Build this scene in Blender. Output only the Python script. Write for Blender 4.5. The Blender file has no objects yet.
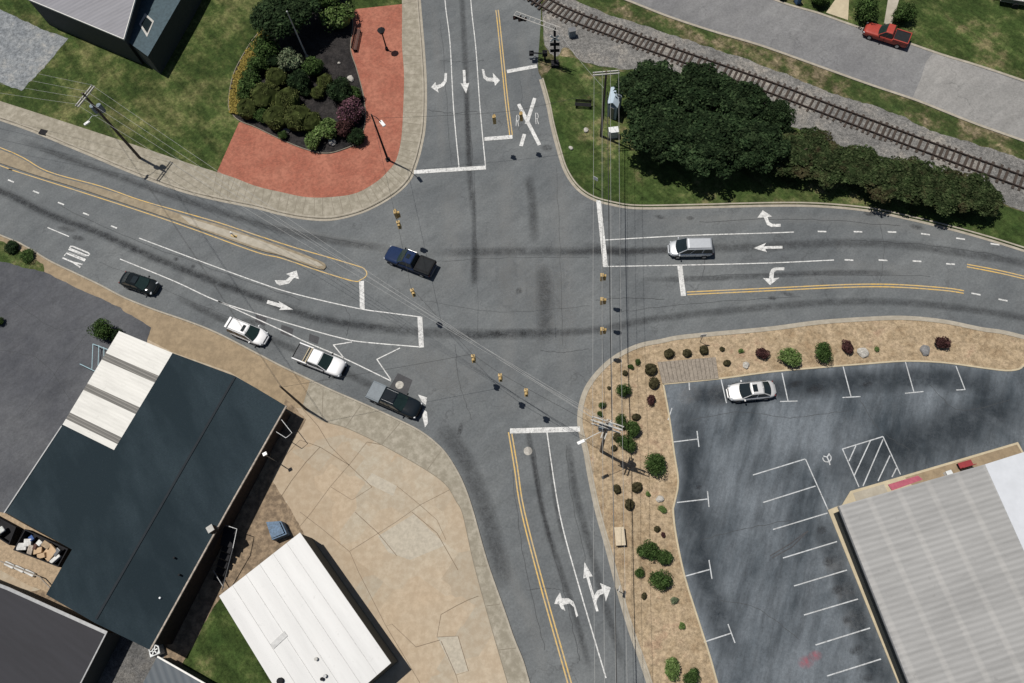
import bpy, bmesh, math, random
import numpy as np
from mathutils import Vector, Matrix, geometry
R_ = math.radians
rnd = random.Random(7)
S = bpy.context.scene
COL = S.collection

# ---------------------------------------------------------------- camera model
FPX, NAD, CAMH = 740.0, (560.0, 632.0), 71.0
_n = np.array([(NAD[0]-512)/FPX, -(NAD[1]-341.5)/FPX, -1.0]); _n /= np.linalg.norm(_n)
_z = -_n
_x = np.array([1.0, 0, 0]); _x -= _z*_x.dot(_z); _x /= np.linalg.norm(_x)
_y = np.cross(_z, _x)
CR = np.array([_x, _y, _z])
def P(u, v, z=0.0):
    d = CR @ np.array([(u-512)/FPX, -(v-341.5)/FPX, -1.0])
    t = (z-CAMH)/d[2]
    return Vector((d[0]*t, d[1]*t, z))
cam_d = bpy.data.cameras.new('camera'); cam = bpy.data.objects.new('camera', cam_d); COL.objects.link(cam)
cam_d.sensor_width = 36.0; cam_d.lens = FPX*36/1024; cam_d.clip_end = 5000; cam_d.clip_start = 0.5
cam.matrix_world = Matrix.Translation((0, 0, CAMH)) @ Matrix([list(r) for r in CR]).to_4x4()
S.camera = cam
S.render.resolution_x, S.render.resolution_y = 1024, 683

# ---------------------------------------------------------------- light
EL, AZ = R_(70), R_(149)
sd = bpy.data.lights.new('sun', 'SUN'); sun = bpy.data.objects.new('sun', sd); COL.objects.link(sun)
sd.energy = 4.7; sd.angle = R_(0.5); sd.color = (1.0, 0.955, 0.89)
ld = Vector((-math.cos(AZ)*math.cos(EL), -math.sin(AZ)*math.cos(EL), -math.sin(EL)))
sun.rotation_euler = ld.to_track_quat('-Z', 'Y').to_euler(); sun.location = (-20, 20, 90)
w = bpy.data.worlds.new('World'); S.world = w; w.use_nodes = True
nt = w.node_tree; bg = nt.nodes['Background']
sky = nt.nodes.new('ShaderNodeTexSky'); sky.sky_type = 'NISHITA'; sky.sun_disc = False
sky.sun_elevation = EL; sky.sun_rotation = math.atan2(math.cos(AZ), math.sin(AZ))
nt.links.new(sky.outputs[0], bg.inputs[0]); bg.inputs[1].default_value = 0.05
S.view_settings.view_transform = 'Standard'; S.view_settings.look = 'None'
S.view_settings.exposure = -0.1; S.view_settings.gamma = 1.0

# ---------------------------------------------------------------- materials
MATS = {}
class NB:
    def __init__(s, name):
        s.m = bpy.data.materials.new(name); s.m.use_nodes = True
        s.t = s.m.node_tree; s.b = s.t.nodes['Principled BSDF']
        s.tc = s.n('ShaderNodeTexCoord'); MATS[name] = s.m
    def n(s, typ, **kw):
        x = s.t.nodes.new(typ)
        for k, v in kw.items(): setattr(x, k, v)
        return x
    def l(s, a, b): s.t.links.new(a, b)
    def noise(s, scale, detail=4, rough=0.6, vec=None, dist=0.0):
        x = s.n('ShaderNodeTexNoise'); x.inputs['Scale'].default_value = scale
        x.inputs['Detail'].default_value = detail; x.inputs['Roughness'].default_value = rough
        x.inputs['Distortion'].default_value = dist
        s.l(vec if vec is not None else s.tc.outputs['Object'], x.inputs['Vector']); return x.outputs['Fac']
    def mapped(s, scale=(1, 1, 1), rz=0.0):
        x = s.n('ShaderNodeMapping'); x.inputs['Scale'].default_value = scale
        y = s.n('ShaderNodeMapping'); y.inputs['Rotation'].default_value = (0, 0, rz)
        s.l(s.tc.outputs['Object'], y.inputs['Vector']); s.l(y.outputs[0], x.inputs['Vector']); return x.outputs[0]
    def ramp(s, fac, stops):
        x = s.n('ShaderNodeValToRGB'); e = x.color_ramp.elements
        while len(e) < len(stops): e.new(0.5)
        for i, (p, c) in enumerate(stops):
            e[i].position = p; e[i].color = (c, c, c, 1) if isinstance(c, (int, float)) else (*c, 1)
        s.l(fac, x.inputs[0]); return x.outputs[0]
    def mix(s, fac, a, b, mode='MIX'):
        x = s.n('ShaderNodeMix', data_type='RGBA', blend_type=mode)
        for i, v in ((0, fac), (6, a), (7, b)):
            if isinstance(v, (int, float)): x.inputs[i].default_value = v
            elif isinstance(v, tuple): x.inputs[i].default_value = (*v, 1)
            else: s.l(v, x.inputs[i])
        return x.outputs[2]
    def mathn(s, op, a, b=None):
        x = s.n('ShaderNodeMath', operation=op)
        for i, v in ((0, a), (1, b)):
            if v is None: continue
            if isinstance(v, (int, float)): x.inputs[i].default_value = v
            else: s.l(v, x.inputs[i])
        return x.outputs[0]
    def bump(s, h, strength=0.4, dist=0.05):
        x = s.n('ShaderNodeBump'); x.inputs['Strength'].default_value = strength; x.inputs['Distance'].default_value = dist
        s.l(h, x.inputs['Height']); s.l(x.outputs[0], s.b.inputs['Normal'])
    def done(s, col, rough=0.85, metal=0.0, spec=0.3, coat=0.0):
        if isinstance(col, tuple): s.b.inputs['Base Color'].default_value = (*col, 1)
        else: s.l(col, s.b.inputs['Base Color'])
        s.b.inputs['Roughness'].default_value = rough; s.b.inputs['Metallic'].default_value = metal
        s.b.inputs['Specular IOR Level'].default_value = spec
        s.b.inputs['Coat Weight'].default_value = coat; s.b.inputs['Coat Roughness'].default_value = 0.04
        return s.m
def simple(name, c, rough=0.6, metal=0.0, var=0.15, scale=3.0, coat=0.0, spec=0.4):
    q = NB(name); f = q.ramp(q.noise(scale, 6, 0.7), [(0.36, 1-var), (0.64, 1+var*0.6)])
    return q.done(q.mix(1.0, c, f, 'MULTIPLY'), rough, metal, spec, coat)

def mk_asphalt(name, base, dark, light, crack=0.35, patch=0.05):
    q = NB(name)
    c = q.mix(q.ramp(q.noise(0.09, 8, 0.7), [(0.38, 0), (0.64, 1)]), dark, light)
    c = q.mix(q.ramp(q.noise(0.5, 5, 0.7, q.mapped((1, 0.35, 1), 0.5)), [(0.35, 0), (0.65, 0.5)]), c, base)
    sp_ = q.ramp(q.noise(4.5, 5, 0.85), [(0.36, 0.82), (0.5, 1.0), (0.66, 1.2)])
    c = q.mix(1.0, c, sp_, 'MULTIPLY')
    c = q.mix(1.0, c, q.ramp(q.noise(0.8, 6, 0.75, q.mapped((1, 0.3, 1), 0.9)), [(0.36, 0.9), (0.64, 1.12)]), 'MULTIPLY')
    wv = q.n('ShaderNodeTexVoronoi', feature='DISTANCE_TO_EDGE'); wv.inputs['Scale'].default_value = 0.16
    add = q.n('ShaderNodeVectorMath', operation='ADD'); nz = q.n('ShaderNodeTexNoise'); nz.inputs['Scale'].default_value = 0.6; nz.inputs['Detail'].default_value = 6
    q.l(q.tc.outputs['Object'], nz.inputs['Vector'])
    sc = q.n('ShaderNodeVectorMath', operation='SCALE'); sc.inputs['Scale'].default_value = 3.2
    q.l(nz.outputs['Color'], sc.inputs[0]); q.l(q.tc.outputs['Object'], add.inputs[0]); q.l(sc.outputs[0], add.inputs[1])
    q.l(add.outputs[0], wv.inputs['Vector'])
    cr = q.ramp(wv.outputs['Distance'], [(0.002, crack), (0.011, 0)])
    cr = q.mathn('MULTIPLY', cr, q.ramp(q.noise(0.12, 3), [(0.45, 0), (0.6, 1)]))
    c = q.mix(cr, c, (0.03, 0.03, 0.032))
    q.bump(q.noise(18, 3, 0.8), 0.35, 0.02)
    return q.done(c, 0.92, spec=0.25)
mk_asphalt('asphalt', (0.116, 0.125, 0.129), (0.094, 0.102, 0.107), (0.150, 0.158, 0.159))
mk_asphalt('old_asphalt', (0.078, 0.081, 0.09), (0.055, 0.058, 0.066), (0.105, 0.108, 0.114), 0.25)
mk_asphalt('pale_asphalt', (0.17, 0.17, 0.172), (0.145, 0.145, 0.148), (0.2, 0.2, 0.198), 0.3)
mk_asphalt('worn_asphalt', (0.23, 0.225, 0.215), (0.2, 0.197, 0.19), (0.26, 0.252, 0.24), 0.3)
mk_asphalt('patch_asphalt', (0.062, 0.063, 0.066), (0.05, 0.05, 0.054), (0.085, 0.085, 0.088), 0.1)

q = NB('sealed_asphalt')
st = q.noise(0.42, 6, 0.68, q.mapped((1.0, 0.22, 1), R_(22)))
st2 = q.noise(0.13, 4, 0.6, None, 0.6)
f = q.ramp(q.mathn('ADD', q.mathn('MULTIPLY', st, 0.55), q.mathn('MULTIPLY', st2, 0.5)), [(0.37, 0.1), (0.61, 1)])
c = q.mix(f, (0.020, 0.029, 0.037), (0.122, 0.139, 0.155))
c = q.mix(1.0, c, q.ramp(q.noise(1.1, 7, 0.8, q.mapped((1.0, 0.16, 1), R_(20))), [(0.36, 0.74), (0.5, 1.0), (0.66, 1.22)]), 'MULTIPLY')
c = q.mix(1.0, c, q.ramp(q.noise(5, 5, 0.85), [(0.36, 0.8), (0.64, 1.2)]), 'MULTIPLY')
c = q.mix(q.ramp(q.noise(16, 2, 0.8), [(0.6, 0), (0.8, 0.35)]), c, (0.2, 0.2, 0.21))
q.bump(q.noise(14, 3), 0.3, 0.02); q.done(c, 0.8, spec=0.3)

def mk_concrete(name, a, b, d, s1=0.35, stain=0.5, slabs=0.0):
    q = NB(name)
    c = q.mix(q.ramp(q.noise(s1, 6, 0.65), [(0.33, 0), (0.67, 1)]), a, b)
    if slabs:
        v = q.n('ShaderNodeTexVoronoi'); v.inputs['Scale'].default_value = 0.2; v.distance = 'CHEBYCHEV'
        q.l(q.mapped((1, 1, 1), R_(34)), v.inputs['Vector'])
        sp = q.n('ShaderNodeSeparateColor'); q.l(v.outputs['Color'], sp.inputs[0])
        c = q.mix(q.mathn('MULTIPLY', sp.outputs[0], slabs*1.1), c, (0.42, 0.315, 0.21))
        c = q.mix(1.0, c, q.ramp(sp.outputs[1], [(0.0, 0.9), (1.0, 1.08)]), 'MULTIPLY')
    c = q.mix(q.ramp(q.noise(1.6, 7, 0.72), [(0.42, stain), (0.62, 0)]), c, d)
    c = q.mix(q.ramp(q.noise(11, 4, 0.75), [(0.5, 0), (0.75, 0.25)]), c, d)
    q.bump(q.noise(9, 4), 0.12, 0.02); return q.done(c, 0.9, spec=0.25)
mk_concrete('kerb_concrete', (0.33, 0.30, 0.245), (0.40, 0.365, 0.30), (0.22, 0.195, 0.155), 0.5, 0.5)
mk_concrete('pavement_concrete', (0.29, 0.265, 0.21), (0.35, 0.32, 0.26), (0.185, 0.165, 0.125), 0.4, 0.65)
mk_concrete('tan_concrete', (0.40, 0.335, 0.25), (0.385, 0.355, 0.285), (0.25, 0.185, 0.12), 0.22, 0.38, 0.5)
mk_concrete('sandy_verge', (0.35, 0.27, 0.175), (0.28, 0.215, 0.14), (0.17, 0.13, 0.085), 0.4, 0.6)
mk_concrete('median_concrete', (0.33, 0.275, 0.19), (0.26, 0.215, 0.15), (0.17, 0.14, 0.1), 0.5, 0.6)
mk_concrete('pale_concrete', (0.42, 0.385, 0.32), (0.34, 0.31, 0.25), (0.24, 0.215, 0.17), 0.5, 0.4)
mk_concrete('cream_concrete', (0.50, 0.43, 0.30), (0.44, 0.38, 0.265), (0.32, 0.27, 0.19), 0.5, 0.4)
mk_concrete('alley_dirt', (0.25, 0.185, 0.125), (0.33, 0.25, 0.165), (0.10, 0.075, 0.052), 0.5, 0.8)

q = NB('brick_paving')
br = q.n('ShaderNodeTexBrick'); br.inputs['Scale'].default_value = 2.6; br.inputs['Mortar Size'].default_value = 0.018
br.inputs['Color1'].default_value = (0.37, 0.125, 0.078, 1); br.inputs['Color2'].default_value = (0.26, 0.08, 0.052, 1); br.inputs['Mortar'].default_value = (0.21, 0.11, 0.085, 1)
q.l(q.mapped((1, 1, 1), R_(3)), br.inputs['Vector'])
c = q.mix(q.ramp(q.noise(0.4, 5, 0.65), [(0.4, 0), (0.62, 0.6)]), br.outputs['Color'], (0.40, 0.17, 0.115))
c = q.mix(q.ramp(q.noise(2.5, 6, 0.7), [(0.40, 0.55), (0.56, 0)]), c, (0.19, 0.075, 0.05))
q.bump(br.outputs['Fac'], -0.3, 0.01); q.done(c, 0.9, spec=0.2)

def mk_ground(name, stops, s=0.6, fine=5.0, fd=(0.01, 0.012, 0.006), hi=None, bumpd=0.12, ff=0.55):
    q = NB(name)
    a = q.noise(s, 7, 0.68); b = q.noise(s*0.22, 4, 0.6, None, 0.5)
    c = q.ramp(q.mathn('ADD', q.mathn('MULTIPLY', a, 0.55), q.mathn('MULTIPLY', b, 0.5)), [(0.525+(p_-0.53)*0.62, c_) for p_, c_ in stops])
    fn = q.noise(fine, 5, 0.8)
    c = q.mix(q.ramp(fn, [(0.38, ff), (0.56, 0)]), c, fd)
    c = q.mix(1.0, c, q.ramp(q.noise(2.4, 6, 0.85), [(0.36, 0.62), (0.5, 1.0), (0.66, 1.45)]), 'MULTIPLY')
    if 'grass' in name: c = q.mix(1.0, c, q.ramp(q.noise(0.8, 5, 0.7, q.mapped((1, 0.12, 1), 2.45)), [(0.38, 0.72), (0.62, 1.3)]), 'MULTIPLY')
    if hi: c = q.mix(q.ramp(q.noise(fine*1.5, 3, 0.8), [(0.56, 0), (0.76, 0.55)]), c, hi)
    q.bump(fn, 0.7, bumpd); return q.done(c, 0.95, spec=0.1)
mk_ground('grass', [(0.36, (0.026, 0.046, 0.012)), (0.5, (0.044, 0.066, 0.018)), (0.6, (0.092, 0.108, 0.037)), (0.74, (0.17, 0.165, 0.07))], 0.5, 5, (0.016, 0.027, 0.008), (0.13, 0.15, 0.06))
mk_ground('green_grass', [(0.34, (0.028, 0.050, 0.013)), (0.52, (0.047, 0.072, 0.02)), (0.61, (0.085, 0.105, 0.036)), (0.7, (0.17, 0.15, 0.075))], 0.5, 5, (0.016, 0.028, 0.008), (0.09, 0.12, 0.045))
mk_ground('rough_grass', [(0.36, (0.032, 0.055, 0.016)), (0.51, (0.055, 0.075, 0.024)), (0.59, (0.12, 0.11, 0.055)), (0.68, (0.25, 0.2, 0.13))], 0.55, 5, (0.02, 0.028, 0.01), (0.14, 0.14, 0.07))
mk_ground('bark_mulch', [(0.35, (0.018, 0.017, 0.018)), (0.7, (0.042, 0.038, 0.037))], 1.5, 7, (0.006, 0.006, 0.006), (0.075, 0.065, 0.06))
mk_ground('pine_straw', [(0.34, (0.27, 0.195, 0.12)), (0.5, (0.33, 0.255, 0.165)), (0.62, (0.385, 0.30, 0.2)), (0.75, (0.33, 0.23, 0.155))], 0.8, 6, (0.17, 0.12, 0.075), (0.56, 0.45, 0.30), 0.06, 0.5)
mk_ground('ballast_stone', [(0.34, (0.165, 0.162, 0.155)), (0.55, (0.22, 0.213, 0.2)), (0.72, (0.31, 0.285, 0.25))], 0.6, 7, (0.05, 0.05, 0.05), (0.48, 0.46, 0.43), 0.15, 0.7)
mk_ground('lot_gravel', [(0.34, (0.16, 0.175, 0.19)), (0.55, (0.24, 0.255, 0.265)), (0.72, (0.3, 0.29, 0.265))], 0.6, 7, (0.09, 0.095, 0.1), (0.42, 0.42, 0.41), 0.08, 0.5)
mk_ground('dark_gravel', [(0.34, (0.10, 0.1, 0.1)), (0.72, (0.2, 0.19, 0.175))], 0.9, 7, (0.03, 0.03, 0.03), (0.4, 0.39, 0.37), 0.08, 0.6)

def mk_paint(name, c, wear):
    q = NB(name)
    f = q.ramp(q.noise(3.5, 7, 0.85), [(0.38, wear), (0.52, 0)])
    f2 = q.ramp(q.noise(0.7, 4), [(0.35, 0.4), (0.6, 0)])
    return q.done(q.mix(f2, q.mix(f, c, (0.2, 0.2, 0.2)), (0.3, 0.3, 0.29)), 0.7)
mk_paint('white_paint', (0.66, 0.66, 0.64), 0.95)
mk_paint('thin_paint', (0.50, 0.52, 0.53), 0.9)
mk_paint('yellow_paint', (0.58, 0.38, 0.10), 0.75)
mk_paint('kerb_yellow', (0.50, 0.37, 0.14), 0.85)

def mk_stain(name, col, strength, sc=(0.7, 0.7, 1)):
    q = NB(name); q.m.blend_method = 'BLEND' if hasattr(q.m, 'blend_method') else None
    at = q.n('ShaderNodeAttribute', attribute_name='fade')
    f = q.mathn('MULTIPLY', at.outputs['Fac'], q.ramp(q.noise(0.9, 7, 0.72, q.mapped(sc)), [(0.34, strength*(0.12 if name in ('oil_spot', 'pale_scuff', 'pink_stain') else 0.3)), (0.62, strength)]))
    f = q.mathn('MULTIPLY', f, q.ramp(q.noise(5.0, 6, 0.85), [(0.36, 0.45), (0.62, 1.0)]))
    q.l(f, q.b.inputs['Alpha']); return q.done(col, 0.85, spec=0.3)
mk_stain('tyre_wear', (0.032, 0.034, 0.037), 0.58, (1.6, 1.6, 1))
mk_stain('light_wear', (0.28, 0.285, 0.28), 0.34)
mk_stain('oil_spot', (0.02, 0.02, 0.022), 0.7, (3, 3, 1))
mk_stain('pink_stain', (0.42, 0.10, 0.13), 0.6, (2.5, 2.5, 1))
mk_stain('pale_scuff', (0.33, 0.33, 0.33), 0.5, (1.2, 1.2, 1))
mk_stain('damp_seal', (0.018, 0.025, 0.032), 0.85, (0.5, 0.5, 1))

def mk_leaf(name, dark, mid, light, hue2=None):
    q = NB(name)
    g = q.n('ShaderNodeNewGeometry')
    c = q.ramp(g.outputs['Random Per Island'], [(0.0, dark), (0.5, mid), (1.0, light)])
    oi = q.n('ShaderNodeObjectInfo')
    nf = q.ramp(q.noise(2.2, 3), [(0.36, 0.55), (0.66, 1.5)])
    c = q.mix(1.0, c, nf, 'MULTIPLY')
    if hue2: c = q.mix(q.ramp(q.noise(0.8, 5, 0.7), [(0.5, 0), (0.66, 0.5)]), c, hue2)
    return q.done(c, 0.85, spec=0.06)
mk_leaf('leaf_dark', (0.005, 0.011, 0.004), (0.013, 0.025, 0.010), (0.036, 0.057, 0.024))
mk_leaf('leaf_hedge', (0.009, 0.016, 0.005), (0.023, 0.036, 0.013), (0.055, 0.072, 0.03), (0.06, 0.03, 0.022))
mk_leaf('leaf_green', (0.014, 0.030, 0.007), (0.034, 0.063, 0.017), (0.075, 0.115, 0.038))
mk_leaf('leaf_light', (0.045, 0.080, 0.020), (0.085, 0.135, 0.038), (0.15, 0.2, 0.075))
mk_leaf('leaf_olive', (0.03, 0.04, 0.011), (0.062, 0.072, 0.022), (0.105, 0.118, 0.045))
mk_leaf('leaf_pale', (0.06, 0.085, 0.045), (0.11, 0.14, 0.08), (0.19, 0.21, 0.13))
mk_leaf('leaf_maroon', (0.022, 0.012, 0.012), (0.05, 0.022, 0.022), (0.09, 0.045, 0.04))
mk_leaf('leaf_brown', (0.012, 0.013, 0.006), (0.027, 0.026, 0.012), (0.05, 0.044, 0.023))
mk_leaf('leaf_pink', (0.03, 0.02, 0.018), (0.075, 0.04, 0.045), (0.22, 0.10, 0.14))
mk_leaf('petal_yellow', (0.12, 0.10, 0.02), (0.26, 0.2, 0.045), (0.42, 0.33, 0.10))
simple('bark', (0.09, 0.065, 0.045), 0.95)
simple('rock', (0.42, 0.40, 0.36), 0.9, var=0.35)
simple('grey_rock', (0.2, 0.2, 0.2), 0.9, var=0.35)

q = NB('shingle_roof')
c = q.mix(q.ramp(q.noise(0.14, 5, 0.6, q.mapped((1, 0.35, 1), R_(-33))), [(0.42, 0), (0.6, 1)]), (0.010, 0.0195, 0.025), (0.027, 0.042, 0.051))
wv = q.n('ShaderNodeTexWave'); wv.inputs['Scale'].default_value = 2.0; wv.inputs['Distortion'].default_value = 1.2
q.l(q.mapped((1, 1, 1), R_(-59)), wv.inputs['Vector'])
c = q.mix(q.mathn('MULTIPLY', wv.outputs['Fac'], 0.25), c, (0.014, 0.022, 0.03))
c = q.mix(q.ramp(q.noise(6, 5, 0.8), [(0.36, 0.5), (0.6, 0)]), c, (0.010, 0.017, 0.022))
c = q.mix(q.ramp(q.noise(9, 3, 0.8), [(0.58, 0), (0.78, 0.3)]), c, (0.06, 0.078, 0.09))
q.bump(q.noise(6, 4), 0.4, 0.03); q.done(c, 0.9, spec=0.2)
simple('ridge_cap', (0.013, 0.018, 0.023), 0.9)
def mk_corr(name, a, b, rz, per, seam_rz=None, seam_per=2.7, seamc=(0.5, 0.5, 0.5), rough=0.55, metal=0.0, amp=0.6):
    q = NB(name)
    wv = q.n('ShaderNodeTexWave', bands_direction='Y'); wv.inputs['Scale'].default_value = 0.314/per
    q.l(q.mapped((1, 1, 1), rz), wv.inputs['Vector'])
    c = q.mix(wv.outputs['Fac'], a, b)
    c = q.mix(q.ramp(q.noise(0.25, 5, 0.6, q.mapped((0.4, 1, 1), rz)), [(0.35, 0.3), (0.65, 0)]), c, a)
    if seam_rz is not None:
        w2 = q.n('ShaderNodeTexWave', bands_direction='X'); w2.inputs['Scale'].default_value = 0.314/seam_per
        q.l(q.mapped((1, 1, 1), rz), w2.inputs['Vector'])
        c = q.mix(q.ramp(w2.outputs['Fac'], [(0.86, 0), (0.98, 0.4)]), c, seamc)
    c = q.mix(q.ramp(q.noise(0.5, 7, 0.75, q.mapped((0.25, 1.6, 1), rz)), [(0.38, 0.14 if name == 'white_metal_roof' else 0.3), (0.56, 0)]), c, tuple(x*0.5 for x in a))
    c = q.mix(q.ramp(q.noise(1.4, 5, 0.8), [(0.30, 0.3), (0.40, 0)]), c, tuple(x*0.45 for x in a))
    q.bump(wv.outputs['Fac'], amp, per*0.25); return q.done(c, rough, metal, 0.4)
_a = P(1018, 442)-P(850, 491)
mk_corr('corrugated_grey', (0.28, 0.278, 0.27), (0.335, 0.333, 0.325), -math.atan2(_a.y, _a.x), 0.46, 0, 2.75, (0.42, 0.41, 0.39), amp=0.15)
_b = P(391, 663, 4)-P(300, 533, 4)
mk_corr('white_metal_roof', (0.53, 0.53, 0.52), (0.56, 0.56, 0.55), -math.atan2(_b.y, _b.x), 1.75, None, amp=0.05, rough=0.5)
simple('white_membrane', (0.52, 0.54, 0.57), 0.7, var=0.06, scale=0.7)
mk_corr('canopy_white', (0.58, 0.57, 0.53), (0.62, 0.61, 0.57), R_(25), 0.35, None, amp=0.03)
mk_corr('canopy_grey', (0.12, 0.115, 0.105), (0.22, 0.21, 0.19), R_(25), 0.3, None, amp=0.6)
mk_corr('house_roof', (0.19, 0.19, 0.21), (0.215, 0.212, 0.232), R_(-25), 0.5, None, amp=0.1)
mk_corr('tin_roof', (0.024, 0.024, 0.029), (0.0255, 0.0255, 0.031), R_(30), 0.6, None, amp=0.015, rough=0.8, metal=0.0)
mk_corr('blue_tin', (0.04, 0.055, 0.07), (0.055, 0.072, 0.088), R_(60), 0.6, None, amp=0.08)
simple('seam_line', (0.48, 0.48, 0.47), 0.7)
simple('wall_blue', (0.05, 0.08, 0.095), 0.8, var=0.25)
simple('wall_brown', (0.045, 0.03, 0.022), 0.9, var=0.35)
simple('wall_white', (0.6, 0.6, 0.58), 0.8)
simple('wall_dark', (0.045, 0.05, 0.047), 0.85)
simple('wall_cream', (0.42, 0.38, 0.3), 0.85)
simple('trim_white', (0.68, 0.67, 0.63), 0.6, var=0.1)
simple('trim_rust', (0.34, 0.29, 0.24), 0.7, var=0.4)
simple('awning_red', (0.36, 0.09, 0.125), 0.75, var=0.15)
simple('paint_red_dark', (0.25, 0.03, 0.035), 0.6)
simple('shed_roof', (0.40, 0.48, 0.55), 0.6, var=0.1)
simple('shed_wall', (0.30, 0.36, 0.42), 0.6)
simple('box_grey', (0.45, 0.46, 0.46), 0.6)
simple('pole_wood', (0.095, 0.075, 0.06), 0.9, var=0.3)
simple('pole_wood_pale', (0.20, 0.17, 0.14), 0.9, var=0.3)
simple('crossarm_grey', (0.42, 0.41, 0.38), 0.8)
simple('metal_dark', (0.022, 0.022, 0.024), 0.8, spec=0.05)
simple('metal_grey', (0.17, 0.175, 0.18), 0.45, 0.5)
simple('metal_pale', (0.6, 0.62, 0.62), 0.5)
simple('can_grey', (0.16, 0.20, 0.23), 0.5)
simple('lamp_white', (0.75, 0.75, 0.73), 0.4)
simple('wire_pale', (0.36, 0.36, 0.35), 0.4)
simple('wire_dark', (0.03, 0.03, 0.03), 0.6)
simple('signal_yellow', (0.44, 0.30, 0.11), 0.5, var=0.2)
simple('lens_dark', (0.03, 0.012, 0.01), 0.3)
simple('tie_wood', (0.055, 0.042, 0.034), 0.95, var=0.4)
simple('rail_steel', (0.05, 0.036, 0.03), 0.6, 0.3, var=0.3)
simple('bench_brown', (0.085, 0.042, 0.032), 0.8)
simple('deck_timber', (0.25, 0.215, 0.175), 0.9, var=0.3, scale=5)
simple('deck_tan', (0.33, 0.25, 0.165), 0.9, var=0.3)
simple('pipe_blue', (0.30, 0.45, 0.50), 0.5)
simple('joint_dark', (0.17, 0.13, 0.09), 0.95)
simple('joint_soft', (0.2, 0.175, 0.135), 0.95)
simple('patch_pale', (0.39, 0.35, 0.28), 0.9, var=0.15)
simple('box_tan', (0.50, 0.42, 0.30), 0.8)
simple('bin_blue', (0.05, 0.11, 0.22), 0.5, var=0.3)
simple('blue_rust', (0.07, 0.13, 0.21), 0.6, var=0.5, scale=5)
simple('cardboard', (0.45, 0.32, 0.2), 0.9)
simple('junk_blue', (0.04, 0.09, 0.25), 0.7)
simple('junk_white', (0.6, 0.6, 0.58), 0.8, var=0.3)
simple('iron_cover', (0.16, 0.155, 0.15), 0.6, 0.3)
simple('glass', (0.012, 0.018, 0.02), 0.08, 0, 0.1, spec=0.6)
simple('glass_green', (0.016, 0.030, 0.027), 0.1, 0, 0.2, spec=0.6)
simple('tyre', (0.014, 0.014, 0.014), 0.9)
simple('rim', (0.45, 0.45, 0.46), 0.35, 0.8)
simple('headlight', (0.34, 0.36, 0.38), 0.25)
simple('taillight', (0.12, 0.010, 0.010), 0.4)
simple('plastic_black', (0.018, 0.018, 0.019), 0.8, spec=0.05)
simple('paint_black', (0.006, 0.009, 0.010), 0.7, 0.0, 0.1, coat=0.6, spec=0.02)
simple('paint_black_blue', (0.008, 0.012, 0.016), 0.7, 0.0, 0.1, coat=0.6, spec=0.02)
simple('paint_white', (0.68, 0.68, 0.68), 0.4, 0.0, 0.04, coat=0.6)
simple('paint_silver', (0.46, 0.48, 0.50), 0.4, 0.35, 0.05, coat=0.6)
simple('paint_silver_warm', (0.56, 0.56, 0.55), 0.4, 0.3, 0.05, coat=0.6)
simple('paint_blue', (0.013, 0.026, 0.07), 0.7, 0.0, 0.1, coat=0.6, spec=0.05)
simple('paint_red', (0.33, 0.042, 0.026), 0.55, 0.0, 0.12, coat=0.4)
simple('bed_grey', (0.08, 0.085, 0.09), 0.7, var=0.3)
simple('bed_silver', (0.13, 0.155, 0.175), 0.5, 0.0, 0.15, spec=0.25)
simple('bed_black', (0.022, 0.024, 0.026), 0.8, spec=0.05)
simple('vinyl_black', (0.02, 0.02, 0.021), 0.8, spec=0.05)

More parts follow.
